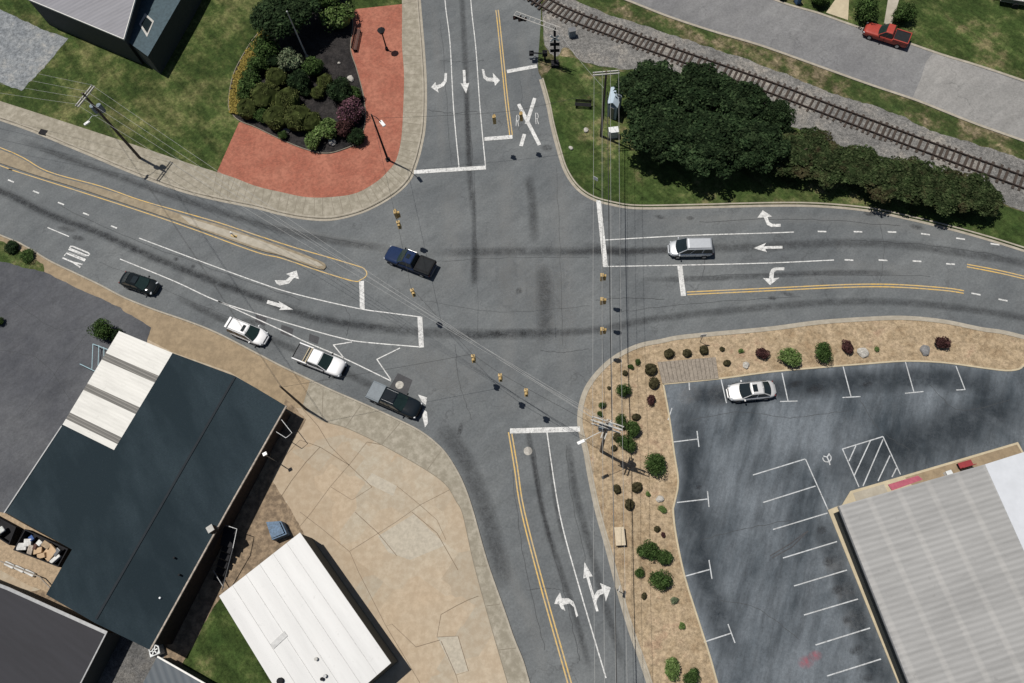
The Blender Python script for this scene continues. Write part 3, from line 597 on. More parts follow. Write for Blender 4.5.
# stains and wear
for L, wd, mt in [
    ([(-60, 172), (0, 191), (50, 215), (100, 233.5), (150, 256), (200, 276), (256, 297), (293.5, 311), (331, 321), (406, 331), (481, 334), (560, 334)], 1.7, 'tyre_wear'),
    ([(-60, 172), (0, 191), (50, 215), (100, 233.5), (150, 256), (200, 276), (256, 297), (293.5, 311), (331, 321), (406, 331)], 1.0, 'tyre_wear'),
    ([(175, 296), (215, 316), (256, 333), (300, 352), (350, 375), (400, 400)], 1.2, 'tyre_wear'),
    ([(440, 425), (462, 455), (480, 495), (494, 540), (505, 590)], 2.6, 'tyre_wear'),
    ([(460, -20), (462, 0), (465, 60), (467, 110), (469, 166), (474, 220)], 1.1, 'tyre_wear'),
    ([(466, 90), (468, 130), (470, 170)], 0.8, 'oil_spot'),
    ([(430, 253), (512, 251.5), (612, 251.5), (687, 249), (768, 246.5), (830, 243), (893, 244), (955, 252), (1024, 263.5), (1120, 290)], 1.6, 'tyre_wear'),
    ([(560, 252), (640, 251), (700, 249)], 1.0, 'oil_spot'),
    ([(450, 338), (512, 333), (587, 331), (662, 318), (768, 307), (843, 302), (918, 303.5), (1024, 318), (1120, 342)], 1.3, 'tyre_wear'),
    ([(640, 280), (720, 278), (820, 273), (900, 273)], 1.0, 'tyre_wear'),
    ([(526, 425), (529.5, 440), (537, 480), (544.5, 520), (557, 560), (574, 612), (590, 670)], 0.9, 'tyre_wear'),
    ([(530, 440), (540, 500), (556, 560)], 0.5, 'oil_spot'),
    ([(568, 440), (575, 490), (588, 540), (604, 600), (625, 670)], 1.1, 'tyre_wear'),
    ([(548, 440), (555, 500), (566, 550)], 0.6, 'tyre_wear'),
    ([(528, 175), (532, 200), (535, 245)], 1.6, 'tyre_wear'), ([(474, 190), (474, 250), (474, 290)], 0.8, 'tyre_wear'), ([(543, 262), (545, 300), (546, 345)], 2.6, 'tyre_wear'),
    ([(474, 240), (475, 262), (474, 285)], 1.4, 'tyre_wear'), ([(505, 160), (506, 230), (507, 330), (510, 420)], 2.4, 'light_wear'), ([(450, 180), (452, 240), (456, 300)], 3.0, 'light_wear'),
    ([(558, 165), (562, 230), (566, 300), (570, 400)], 2.6, 'light_wear'), ([(390, 345), (430, 365), (460, 395)], 3.4, 'light_wear'), ([(20, 140), (100, 170), (200, 205), (300, 235), (400, 250)], 1.4, 'tyre_wear'), ([(256, 220), (330, 238), (400, 252)], 1.6, 'light_wear'),
    ([(540, 255), (548, 300), (556, 350)], 6, 'light_wear'), ([(400, 360), (440, 375), (490, 372)], 6, 'light_wear'), ([(470, 230), (520, 280), (560, 300)], 7, 'light_wear'),
    ([(433, 0), (437, 60), (440, 120), (443, 165)], 1.4, 'light_wear'), ([(520, 30), (524, 60), (528, 110)], 1.6, 'light_wear'), ([(800, 280), (850, 268), (930, 275)], 2.5, 'light_wear'), ([(640, 222), (760, 218), (880, 222), (960, 240)], 1.6, 'light_wear'), ([(495, 540), (530, 620), (548, 683)], 1.6, 'light_wear')]:
    fade_strip('tyre_mark', L, wd*(1 if mt == 'light_wear' else 0.85), 0.0035 if mt == 'light_wear' else (0.0115 if mt == 'oil_spot' else 0.0145), mt, road)
for (u, v), rx, ry in [((660, 217), .7, .3), ((690, 218), .5, .3), ((788, 294), .8, .3), ((772, 298), .5, .3), ((870, 214), .8, .35), ((917, 227), .9, .4), ((176, 259), .4, .3), ((193, 266), .3, .3), ((519, 291), .4, .5), ((460, 430), .3, .9), ((250, 322), 1.2, .5), ((66, 229), 1.4, .4), ((78, 238), 1.0, .4), ((547, 148), .8, .6), ((610, 250), 3.2, .7)]:
    fade_spot('oil_stain', (u, v), rx, ry, -0.25, 0.0175, 'tyre_wear' if rx > 1.1 else 'oil_spot', road)
m = MB()
for c_, s_ in (((261, 320), 1.0), ((287, 331), 1.1), ((314, 339), .9)):
    x, y = c_; flat(m, [(x-5*s_, y-6*s_), (x+6*s_, y-2*s_), (x+4*s_, y+6*s_), (x-6*s_, y+2*s_)], 0.0065)
flat(m, [(398, 373), (412.5, 380), (407, 395), (389, 388)], 0.0065)
m.build('tar_patch', 'patch_asphalt', road)
m = MB(); c = P(399.5, 385); m.tube([(c.x, c.y, 0.0), (c.x, c.y, 0.012)], 0.42, 20); c = P(528, 451); m.tube([(c.x, c.y, 0.0), (c.x, c.y, 0.012)], 0.42, 20); m.build('manhole_cover', 'rock', road)
rc = random.Random(21)
def crack(L, wd, jit, z, parent, mat='crack_line'):
    pts = cr(L, 9) if len(L) > 2 else [lp_(L[0], L[1], i/14) for i in range(15)]
    pts = [(x+rc.uniform(-jit, jit), y+rc.uniform(-jit, jit)) for x, y in pts]
    m = MB(); ribbon(m, pts, wd, z); m.build('crack', mat, parent)
def lp_(a, b, t): return (a[0]+(b[0]-a[0])*t, a[1]+(b[1]-a[1])*t)
simple('crack_line', (0.062, 0.065, 0.068), 0.95, spec=0.05)
for k, L in enumerate([[(474, 170), (476, 240), (478, 330)], [(556, 168), (560, 250), (563, 345)], [(440, 20), (446, 90), (451, 165)], [(700, 222), (800, 219), (900, 226)], [(690, 277), (780, 274), (930, 276)], [(620, 312), (700, 303), (800, 296)],
    [(60, 206), (130, 238), (210, 268), (300, 300)], [(100, 262), (180, 296), (240, 322)], [(535, 450), (545, 520), (566, 600), (580, 660)], [(566, 445), (572, 500), (586, 560)], [(512, 470), (524, 560), (545, 650)], [(430, 262), (500, 258), (590, 257)], [(420, 300), (500, 312), (590, 306)],
    [(596, 300), (620, 298), (665, 299)], [(455, 345), (460, 385), (472, 420)], [(470, 130), (472, 160), (470, 190)], [(520, 80), (522, 100), (519, 130)], [(850, 240), (940, 246), (1010, 258)], [(40, 150), (120, 178), (200, 207)], [(230, 216), (300, 232), (370, 246)],
    [(700, 250), (704, 262), (702, 280)], [(880, 222), (884, 250), (880, 282)], [(440, 60), (462, 62), (484, 60)], [(428, 110), (450, 113), (478, 111)], [(540, 350), (560, 352), (590, 349)], [(340, 300), (350, 318), (346, 336)], [(526, 590), (548, 588), (566, 592)]]):
    crack(L, rc.uniform(.02, .045), 0.8, 0.0205, road)
for L in [[(690, 420), (740, 412), (790, 418), (850, 410)], [(700, 540), (740, 530), (790, 520)], [(720, 600), (760, 610), (800, 640)], [(860, 400), (880, 430), (910, 450)], [(930, 385), (960, 410), (1010, 400)]]: crack(L, .04, 0.8, 0.1178, lot)
for L in [[(10, 300), (60, 330), (100, 320)], [(20, 420), (50, 380), (90, 330)], [(0, 350), (40, 360), (70, 400)]]: crack(L, .04, 0.8, 0.1225, fc)
# parking lot markings
ZL = 0.119
def bay(*Ls, wd=0.13):
    for L in Ls:
        m = MB(); ribbon(m, L, 0.10, ZL); m.build('bay_line', 'thin_paint', lot)
def tee(*Ls):
    m = MB()
    for L in Ls: ribbon(m, L, 0.10, ZL+0.002)
    m.build('bay_tee', 'thin_paint', lot)
bay([(782, 373), (788, 401)], [(843, 366), (851, 396.5)], [(905.5, 362), (914, 392.5)], [(956, 366), (965, 389.5)], [(721, 379), (726.5, 403)], [(689, 382), (689.5, 390)],
    [(673, 442), (697.5, 439)], [(677, 502.5), (707.5, 499)], [(684, 576.5), (709.5, 569.5)], [(704, 642), (731.5, 633)], [(773, 529.5), (827.5, 513)], [(783, 558), (837, 541.5)],
    [(794, 586), (847, 570)], [(804, 615), (858, 599)], [(815.5, 645), (870, 628)], [(827, 676), (881, 659)], [(753, 475), (805, 459)], [(805.5, 459), (828, 509.5)], [(763, 502.5), (815.5, 486)])
tee([(780, 401.5), (797.5, 401)], [(842.5, 397.5), (860.5, 396.5)], [(905, 393.3), (923.5, 391.5)], [(956, 390), (965.5, 389.5)], [(697, 431), (699, 447)], [(707.5, 491), (709, 507)], [(709, 560), (712, 579)], [(728, 624), (735, 643)], [(668, 420), (672, 408)])
m = MB()
for i, L in enumerate([[(842.5, 449), (883, 436.5)], [(883, 436.5), (900.5, 474.5)], [(842.5, 449), (859, 487)], [(849, 461), (856, 445.5)], [(854, 476), (870.5, 440.5)], [(863, 486), (883, 439.5)], [(878, 481), (890, 455.5)], [(892, 477), (896.5, 468)]]):
    ribbon(m, L, 0.10, ZL+0.0008*i)
m.build('hatched_bay', 'thin_paint', lot)
m = MB(); cx, cy = 828, 458
ribbon(m, [(cx-1+4.2*math.cos(t), cy+4*math.sin(t)) for t in [i*math.pi/7-1.2 for i in range(0, 11)]], 0.11, ZL); ribbon(m, [(cx-4.5, cy-2), (cx-1, cy-1), (cx+1.5, cy-4.5)], 0.12, ZL+.001); ribbon(m, [(cx-1, cy-1), (cx+1, cy+3), (cx+2, cy+7)], 0.12, ZL+.002); m.build('wheelchair_symbol', 'thin_paint', lot)
for (u, v), rx, ry, mt in [((815, 656), .7, .5, 'pink_stain'), ((806, 662), .8, .6, 'pink_stain'), ((828, 562), .6, .5, 'oil_spot'), ((837, 590), .7, .4, 'oil_spot'), ((846, 620), .6, .4, 'oil_spot'), ((856, 650), .7, .5, 'oil_spot'), ((868, 678), .6, .4, 'oil_spot'), ((822, 530), .6, .4, 'oil_spot'), ((796, 384), .9, .4, 'oil_spot'), ((815, 389), 1.0, .6, 'oil_spot'), ((867, 384), .6, .3, 'oil_spot'), ((690, 395), 1.5, 1.0, 'pale_scuff'), ((699, 487), .3, .25, 'oil_spot'),
                          ((835, 565), 1.2, 1.0, 'pale_scuff'), ((845, 592), 1.2, 1.0, 'pale_scuff'), ((855, 620), 1.2, 1.0, 'pale_scuff'), ((720, 395), 1.6, 1.2, 'pale_scuff')]:
    fade_spot('stain', (u, v), rx, ry, 0.3, ZL+0.004 if mt != 'pale_scuff' else 0.1135, mt, lot)
m = MB(); ribbon(m, [(770, 556), (790, 544), (806, 532)], 0.09, ZL+.006); ribbon(m, [(772, 558), (792, 547), (808, 531)], 0.09, ZL+.006); m.build('skid_mark', 'patch_asphalt', lot)

# ---------------------------------------------------------------- railway
t = thing('railway_track', 'rusty single railway track on grey ballast', 'railway track', P(780, 92, 0.11))
CL = [P(a[0], a[1], 0) for a in cr([(430, -67), (500, -24), (557, 10.5), (619, 35), (659, 50), (768, 88.3), (843, 116.8), (918, 145), (1013, 180), (1150, 230)], 8)]
acc = [0.0]
for a, b in zip(CL, CL[1:]): acc.append(acc[-1]+(b-a).length)
def at_len(s):
    for i in range(len(CL)-1):
        if acc[i+1] >= s or i == len(CL)-2:
            tt = (s-acc[i])/(acc[i+1]-acc[i]); return CL[i].lerp(CL[i+1], tt), (CL[i+1]-CL[i]).normalized()
for sgn in (-1, 1):
    pts = []
    for i in range(160):
        p, d = at_len(acc[-1]*i/159); pts.append(p+Vector((-d.y, d.x, 0))*sgn*0.75)
    m = MB(); n = len(pts); A = []
    for i, p in enumerate(pts):
        d = (pts[min(i+1, n-1)]-pts[max(i-1, 0)]).normalized(); nn = Vector((-d.y, d.x, 0))
        for o_, z in ((-.07, .20), (-.05, .36), (.05, .36), (.07, .20)): A.append(tuple(p+nn*o_+Vector((0, 0, z))))
    fs = []
    for i in range(n-1):
        for k in range(3): fs.append((4*i+k, 4*i+k+1, 4*(i+1)+k+1, 4*(i+1)+k))
    m.add(A, fs).build('rail', 'rail_steel', t, world=True)
s = acc[-1]*0.13; k = 0
while s < acc[-1]*0.86 and k < 100:
    p, d = at_len(s); tl = 2.3+rnd.uniform(-.15, .3); o_ = rnd.uniform(-.15, .15); nn = Vector((-d.y, d.x, 0))
    MB().box(p+nn*o_+Vector((0, 0, 0.145)), (0.25+rnd.uniform(-.04, .05), tl, 0.13), math.atan2(d.y, d.x)+rnd.uniform(-.04, .04)).build('sleeper', 'tie_wood', t, world=True)
    s += 0.68*rnd.choice([0.85, 0.95, 1.0, 1.0, 1.1, 1.45]); k += 1

# ---------------------------------------------------------------- foliage
def leaf_mesh(name, mat, seed, n, shape=(1, 1, 1), lumps=14, lump_r=0.42, leaf=0.1, core=0.78, low=-0.35, jit=0.8):
    """crown of unit radius made of leaf quads spread over lumps plus a dark inner mass"""
    r = np.random.RandomState(seed); cen = []
    for i in range(lumps):
        v = r.normal(size=3); v /= np.linalg.norm(v); v[2] = abs(v[2])*0.9 + low*0.4
        cen.append(v*(1-lump_r)*r.uniform(0.75, 1.05))
    cen.append(np.zeros(3)); cen = np.array(cen); rad = np.append(lump_r*r.uniform(0.75, 1.25, lumps), 0.62)
    idx = r.choice(lumps+1, n, p=rad**2/np.sum(rad**2))
    d = r.normal(size=(n, 3)); d /= np.linalg.norm(d, axis=1)[:, None]; d[:, 2] = np.where(d[:, 2] < -0.3, -d[:, 2], d[:, 2])
    p = cen[idx]+d*(rad[idx]*r.uniform(0.72, 1.06, n))[:, None]
    keep = p[:, 2] > low; p, d = p[keep], d[keep]; n = len(p)
    nn = d+r.normal(size=(n, 3))*jit*0.5+np.array([0, 0, 0.25]); nn /= np.linalg.norm(nn, axis=1)[:, None]
    tv = np.cross(nn, r.normal(size=(n, 3))); tv /= np.linalg.norm(tv, axis=1)[:, None]; bv = np.cross(nn, tv)
    sz = leaf*r.uniform(0.55, 1.25, n)[:, None]
    q = np.stack([p-tv*sz*0.5, p+bv*sz*0.33, p+tv*sz*0.5, p-bv*sz*0.33], 1).reshape(-1, 3)
    V = [q]; F = [tuple(range(4*i, 4*i+4)) for i in range(n)]
    o = 4*n
    if core:
        K, J = 14, 7; cv = []
        for j in range(J+1):
            ph = math.pi*(j/J)-math.pi/2
            for k in range(K):
                th = 2*math.pi*k/K; rr = core*(0.88+0.22*r.rand())
                cv.append((rr*math.cos(ph)*math.cos(th), rr*math.cos(ph)*math.sin(th), max(low, rr*math.sin(ph)*0.9)))
        V.append(np.array(cv))
        for j in range(J):
            for k in range(K):
                k2 = (k+1) % K; F.append((o+j*K+k, o+j*K+k2, o+(j+1)*K+k2, o+(j+1)*K+k))
    V = np.concatenate(V)*np.array(shape)
    me = bpy.data.meshes.new(name); me.from_pydata(V.tolist(), [], F); me.materials.append(MATS[mat]); return me
def trunk_mesh(h, r0, limbs, seed, reach):
    rr = random.Random(seed); m = MB()
    m.tube([(0, 0, -0.1), (rr.uniform(-.05, .05), 0, h*0.5), (0, 0, h)], [r0*1.2, r0, r0*0.75], 8)
    for i in range(limbs):
        a = 2*math.pi*i/limbs+rr.uniform(-.3, .3); x, y = math.cos(a)*reach, math.sin(a)*reach
        m.tube([(0, 0, h*0.9), (x*.5, y*.5, h+reach*.45), (x, y, h+reach*.8)], [r0*.6, r0*.4, r0*.15], 6)
    me = bpy.data.meshes.new('trunk'); me.from_pydata(m.v, [], m.f); me.materials.append(MATS['bark']); return me
def ob(name, me, parent, loc=(0, 0, 0), sc=(1, 1, 1), rz=0.0):
    o = bpy.data.objects.new(name, me); COL.objects.link(o); o.parent = parent; o.location = loc; o.scale = sc; o.rotation_euler = (0, 0, rz); return o
big = [leaf_mesh('crown', 'leaf_dark', 11+i, 10000, lumps=70, lump_r=0.19, leaf=0.095, core=0.66, low=-0.3, jit=1.3) for i in range(3)]
hed = [leaf_mesh('crown', 'leaf_hedge', 31+i, 6500, lumps=46, lump_r=0.23, leaf=0.115, core=0.66, low=-0.35) for i in range(3)]
PX = lambda v, z=0: FPX*0.93/ (P(512, v, z)-Vector((0, 0, CAMH))).length*1.0
def tree(px, rpx, h, meshes, label, i, group, hz=None, rscale=(1, 1)):
    """px is where the middle of the crown shows"""
    zc = h*0.62; c = P(*px, zc); dep = (c-Vector((0, 0, CAMH))).dot(Vector(-CR[:, 2].dot(np.eye(3)) if False else Vector((0, 0, 0)))) if False else None
    a, b = P(px[0]-rpx, px[1], zc), P(px[0]+rpx, px[1], zc); r = (b-a).length/2
    t = thing('tree', label, 'tree', (c.x, c.y, 0.1), 0, group)
    me = meshes[i % len(meshes)]
    ob('crown', me, t, (0, 0, zc-0.1), (r*rscale[0], r*rscale[1], h*0.40), i*1.3)
    ob('trunk', trunk_mesh(h*0.4, 0.10+r*0.035, 5, i, r*0.5), t)
    return t
G1 = 'dark trees beside the railway'
for i, (u, v, r, h, lb) in enumerate([
    (653, 92, 36, 6.2, 'dark dense tree beside the pale blue shed, nearest the utility pole'), (697, 92, 36, 6.6, 'dark green tree touching the railway ballast between two others'),
    (737, 108, 34, 6.4, 'dark tree crowding the track, at the top right of the dark clump'), (662, 134, 40, 6.4, 'dark spreading tree behind the small grey cabinet'),
    (708, 145, 42, 6.6, 'dark broad tree over the grass, in the middle lower edge of the clump'), (752, 146, 36, 6.2, 'dark tree at the lower right of the clump where the hedge row begins'),
    (775, 118, 20, 5.0, 'small dark tree close to the track at the clump end')]):
    tree((u+1, v-1), r*1.07, h*0.86, big, lb, i, G1)
G2 = 'mixed green and reddish small trees along the east road'
for i, (u, v, r, h, lb) in enumerate([
    (790, 150, 24, 4.2, 'bushy green small tree just right of the dark clump'), (812, 140, 18, 4.0, 'reddish tipped small tree second along the row'), (828, 160, 22, 4.2, 'green small tree third along the row with grass below'),
    (856, 162, 22, 4.2, 'dense green small tree in the middle of the row by the ballast'), (884, 174, 23, 4.4, 'rust tinged small tree in the middle of the row'),
    (912, 180, 24, 4.4, 'reddish crowned small tree right of the row centre'), (940, 190, 25, 4.6, 'broad green small tree near the right end of the row'),
    (968, 192, 24, 4.6, 'darker small tree second from the right end of the row'), (982, 200, 19, 4.0, 'last small tree at the right end of the row beside the ballast')]):
    tree((u, v+(5 if u < 890 else 0)), r*(1.34 if u < 930 else 1.2), h*0.76, hed, lb, i, G2)
garden_big = [leaf_mesh('crown', 'leaf_green', 51, 8000, lumps=30, lump_r=0.32, leaf=0.09, core=0.7)]
tree((284, 12), 37, 6.0, [leaf_mesh('crown', 'leaf_dark', 52, 9000, lumps=32, lump_r=0.3, leaf=0.085, core=0.7)], 'tall dark tree at the head of the garden bed casting a broad shadow', 0, None)
tree((322, -8), 26, 5.0, garden_big, 'bright green tree at the top edge above the garden bed', 1, None)

SH = {}
for k, (mt, n, lumps, lr, leaf, core, cnt) in {
    'ball': ('leaf_brown', 1400, 18, 0.3, 0.13, 0.84, 2), 'maroon': ('leaf_maroon', 1500, 12, 0.4, 0.17, 0.6, 2), 'green': ('leaf_green', 2600, 13, 0.42, 0.12, 0.55, 4),
    'light': ('leaf_light', 2000, 14, 0.4, 0.15, 0.62, 2), 'olive': ('leaf_olive', 2600, 20, 0.32, 0.10, 0.82, 2), 'pale': ('leaf_pale', 2000, 14, 0.4, 0.14, 0.55, 2),
    'dark': ('leaf_dark', 2200, 16, 0.36, 0.13, 0.74, 2), 'pink': ('leaf_pink', 2600, 16, 0.38, 0.11, 0.6, 1)}.items():
    SH[k] = [leaf_mesh('foliage', mt, 100+len(SH)*7+i, n, lumps=lumps, lump_r=lr, leaf=leaf, core=core, low=-0.45) for i in range(cnt)]
stem_me = trunk_mesh(0.5, 0.06, 4, 3, 0.35)
cnt_sh = 0
def shrub(kind, u, v, rpx, label, hr=0.85, sx=1.0, group=None, name='shrub', base=0.1):
    global cnt_sh
    r0 = (P(u-rpx, v, .4)-P(u+rpx, v, .4)).length/2; zc = r0*hr*0.55
    c = P(u, v, zc+base)
    t = thing(name, label, 'shrub', (c.x, c.y, base), 0, group)
    ob('foliage', SH[kind][cnt_sh % len(SH[kind])], t, (0, 0, zc), (r0*sx, r0/sx, r0*hr), cnt_sh*2.1)
    ob('stem', stem_me, t, (0, 0, 0), (r0*.9, r0*.9, zc/.5*0.8)); cnt_sh += 1
    return t
GB = 'shrubs in the round garden bed'
for k, u, v, r, lb in [
    ('light', 339, 17, 16, 'bright green rounded shrub beside the brick plaza near the top edge'), ('green', 266, 50, 15, 'leafy green shrub behind the yellow flower strip, below the tall tree'),
    ('pale', 289, 62, 13, 'pale grey-green feathery shrub at the foot of the leaning flagpole'), ('dark', 300, 82, 12, 'dark ragged shrub in the middle of the dark mulch'),
    ('green', 252, 85, 14, 'mid green shrub along the left edge behind the yellow flowers'), ('olive', 277, 78, 11, 'olive clipped mound uppermost of the olive cluster'),
    ('olive', 266, 97, 14, 'olive clipped mound at the left of the olive cluster'), ('olive', 248, 109, 11, 'olive mound at the bed edge nearest the lawn'), ('olive', 287, 101, 13, 'olive clipped mound in the middle of the olive cluster'),
    ('olive', 277, 118, 13, 'olive mound by the brick edge, lowest left of the cluster'), ('olive', 298, 118, 14, 'large olive clipped mound in front of the mulch clearing'), ('olive', 311, 122, 11, 'olive mound at the right end of the olive cluster'),
    ('green', 314, 69, 12, 'loose green shrub standing in open mulch'), ('light', 327, 130, 12, 'light green spreading shrub above the pale rocks'), ('light', 313, 142, 9, 'light green low shrub touching the brick kerb'),
    ('dark', 342, 92, 14, 'dark green round shrub beside the white boulder'), ('green', 355, 95, 9, 'small green shrub pressed against the plaza edging'), ('pink', 351, 113, 14, 'pink flowering shrub overhanging the brick plaza'),
    ('maroon', 344, 128, 11, 'dark maroon shrub below the pink flowering shrub'), ('dark', 357, 137, 9, 'dark low shrub in the curved corner by the plaza'), ('olive', 318, 93, 7, 'small olive tuft alone in dark mulch'), ('dark', 306, 92, 6, 'tiny dark tuft in the centre of the mulch'), ('green', 258, 66, 11, 'ragged green shrub filling the gap behind the yellow flowers'), ('green', 246, 97, 9, 'low green shrub right beside the white stone'), ('dark', 272, 60, 10, 'dark shrub in the shade just left of the pale feathery one'), ('green', 262, 117, 8, 'small green shrub at the lower left corner of the bed'), ('olive', 325, 82, 8, 'small olive shrub between the loose green one and the boulder'), ('green', 283, 136, 5, 'tiny green tuft at the lower edging beside the grey rock')]:
    shrub(k, u, v, r*1.16, lb, 1.0, group=GB, base=0.15)
FB = 'plants of the yellow flowering border'
ye = [leaf_mesh('foliage', 'petal_yellow', 300+i, 700, lumps=10, lump_r=0.4, leaf=0.22, core=0.6, low=-0.4) for i in range(2)]
for i, (u, v) in enumerate(cr([(267, 27), (255, 44), (244, 62), (236, 82), (233, 100), (234, 112)], 4)):
    for du in (0, 5):
        c = P(u+du+rnd.uniform(-1, 1), v+rnd.uniform(-1, 1), 0.3)
        t = thing('flowering_plant', 'low yellow flowering plant in the strip along the left edge of the garden bed', 'plant', (c.x, c.y, 0.15), 0, FB)
        ob('foliage', ye[i % 2], t, (0, 0, 0.15), (0.58, 0.58, 0.42), i)
GS = 'shrubs in the straw bed by the parking lot'
for k, u, v, r, lb in [
    ('ball', 669, 353.5, 6, 'clipped dark ball shrub just above the left end of the timber pad'), ('ball', 687, 353, 5, 'clipped dark ball shrub above the middle of the timber pad'), ('ball', 704, 350, 5.5, 'clipped dark ball shrub above the right end of the timber pad'),
    ('ball', 651, 369, 7, 'largest clipped ball left of the timber pad'), ('ball', 654, 383, 6.5, 'clipped ball shrub at the lot corner under another ball'), ('maroon', 651, 400, 6, 'maroon twiggy shrub left of the lot edge'),
    ('green', 623, 390, 8, 'green shrub alone near the corner kerb'), ('green', 621, 421, 7.5, 'green shrub at the top of the three by the corner pole'), ('green', 633, 430, 9.5, 'largest leafy green shrub right of the corner pole'), ('green', 627, 444, 9.5, 'green shrub lowest of the group by the corner pole'),
    ('ball', 617, 437, 5, 'dark small shrub between the pole and the green group'), ('ball', 636, 417, 4.5, 'small dark round shrub above the green group'), ('ball', 614, 448, 3.6, 'tiny dark shrub beside the foot of the corner pole'),
    ('green', 656, 465, 12.5, 'big variegated green shrub near the lot edge beside the pole shadow'), ('green', 638, 362, 3.6, 'small green shrub rightmost of three along the kerb curve'), ('green', 631, 367, 3.2, 'small green shrub middle of three along the kerb curve'), ('ball', 625, 373, 3.2, 'small dark shrub leftmost of three along the kerb curve'),
    ('ball', 609, 388, 2.2, 'tiny brown tuft by the corner kerb'), ('green', 602, 405, 4, 'small loose green tuft on the corner near the road'), ('green', 600, 414, 3.5, 'low green tuft under the pole crossarms'),
    ('ball', 617, 489, 5, 'dark round shrub below the pole shadow near the road'), ('ball', 637, 487, 6, 'dark round shrub at the tip of the pole shadow'), ('ball', 629.5, 504.5, 6, 'dark oval shrub below the two at the pole shadow'), ('light', 648, 494, 3, 'tiny light green tuft in open straw'),
    ('light', 662, 509, 4.5, 'light green tuft against the lot edge'), ('ball', 657, 529, 3.6, 'ragged brown tuft above the big green pair'), ('maroon', 663, 535, 3.2, 'small maroon tuft above the big green pair'),
    ('green', 649, 551, 11.5, 'wide green clipped shrub, upper of the big pair'), ('green', 663, 557, 9.5, 'green shrub joined to the right of a wider one'), ('green', 639.5, 572.5, 5.5, 'small dark green ball left of the big pair'), ('green', 659.5, 579.5, 12, 'big round green shrub below the wide pair'),
    ('ball', 644, 596, 3.5, 'small dark tuft below the big round shrub'), ('pale', 674.5, 601, 4.5, 'grey wiry tuft near the lot edge'), ('light', 682, 626, 4, 'pale green sprig in bare straw'), ('light', 672, 670, 10.5, 'light green bushy shrub at the bottom edge'), ('green', 691, 677, 9, 'green shrub at the bottom edge beside a lighter one'),
    ('light', 789, 357, 12, 'bright green round shrub, left of the pair above the silver sedan bay'), ('green', 823.5, 353, 11, 'deep green round shrub, right of a brighter one'), ('maroon', 847, 347.5, 8, 'maroon shrub right of the two round green shrubs'), ('maroon', 942, 343, 9, 'maroon shrub at the right end of the straw bed'),
    ('maroon', 762, 353, 8, 'maroon shrub left of the bright round green one'), ('ball', 727, 363, 4, 'dark tuft above the parked silver sedan'), ('ball', 722, 349, 3, 'tiny dark tuft right of the timber pad shrubs'), ('light', 741, 351, 3, 'tiny light green tuft between two maroon shrubs'), ('light', 877, 349, 3, 'tiny green sprig by the pale boulder')]:
    shrub(k, u, v, r*(1.14 if k == 'green' else 1.05), lb, 0.9, sx=rnd.uniform(.88, 1.14), group=GS)
shrub('green', 103, 331, 13, 'bushy green shrub at the corner of the white canopy roof', 1.1, base=0.12)
shrub('dark', 116, 335, 8, 'dark low shrub against the canopy wall', 1.0, base=0.12)
shrub('green', 0, 322, 5, 'small green shrub at the left edge of the old lot', 1.0, base=0.12)
shrub('dark', 12, 247, 8, 'dark creeping shrub on the grass strip by the west road', 0.7, base=0.12)
shrub('green', 28, 256, 9, 'low green shrub right of the dark one on the grass strip', 0.5, base=0.12)
shrub('green', 867, 11, 17, 'clipped round green shrub left of the front path', 1.0, base=0.12)
shrub('green', 905, 15, 14, 'clipped round green shrub right of the front path', 1.0, base=0.12)
shrub('green', 819, -2, 13, 'green shrub between the blue bin and the driveway', 1.0, base=0.12)
def boulder(u, v, r, label, mat='rock', base=0.1):
    rr = random.Random(int(u*7+v)); bm = bmesh.new(); bmesh.ops.create_icosphere(bm, subdivisions=2, radius=1)
    for q_ in bm.verts: q_.co *= rr.uniform(0.85, 1.15); q_.co.z = max(-0.3, q_.co.z*0.6)
    me = bpy.data.meshes.new('boulder'); bm.to_mesh(me); bm.free(); me.materials.append(MATS[mat])
    o = bpy.data.objects.new('boulder', me); COL.objects.link(o); o.location = P(u, v, base+0.1); o.scale = (r, r*0.8, r); o.rotation_euler = (0, 0, u)
    tag(o, label, 'rock')
boulder(350.5, 79, .5, 'white boulder in mulch beside the brick plaza', base=.15); boulder(332, 142, .55, 'pale flat rock at the lower edge of the garden bed', base=.15); boulder(286, 131, .5, 'grey rock by the lower left edging of the garden bed', 'grey_rock', .15)
boulder(317, 61, .2, 'small pale stone right of the feathery shrub', base=.15); boulder(339, 63, .2, 'small pale stone in mulch near the plaza', base=.15); boulder(243, 94, .3, 'white stone beside the yellow flowers', base=.15)
boulder(863, 352.5, .6, 'flat pale boulder beside a maroon shrub in straw', base=.1); boulder(746, 365, .4, 'pale flat stone above the silver sedan', base=.1); boulder(925, 350, .6, 'grey boulder left of the last maroon shrub', 'grey_rock'); boulder(660, 499, .4, 'pale stone beside the lot edge below the big shrub'); boulder(586, 130, .35, 'pale stone on grass below the bench', base=.1); boulder(571, 148, .3, 'small stone on grass by the kerb curve', base=.1)

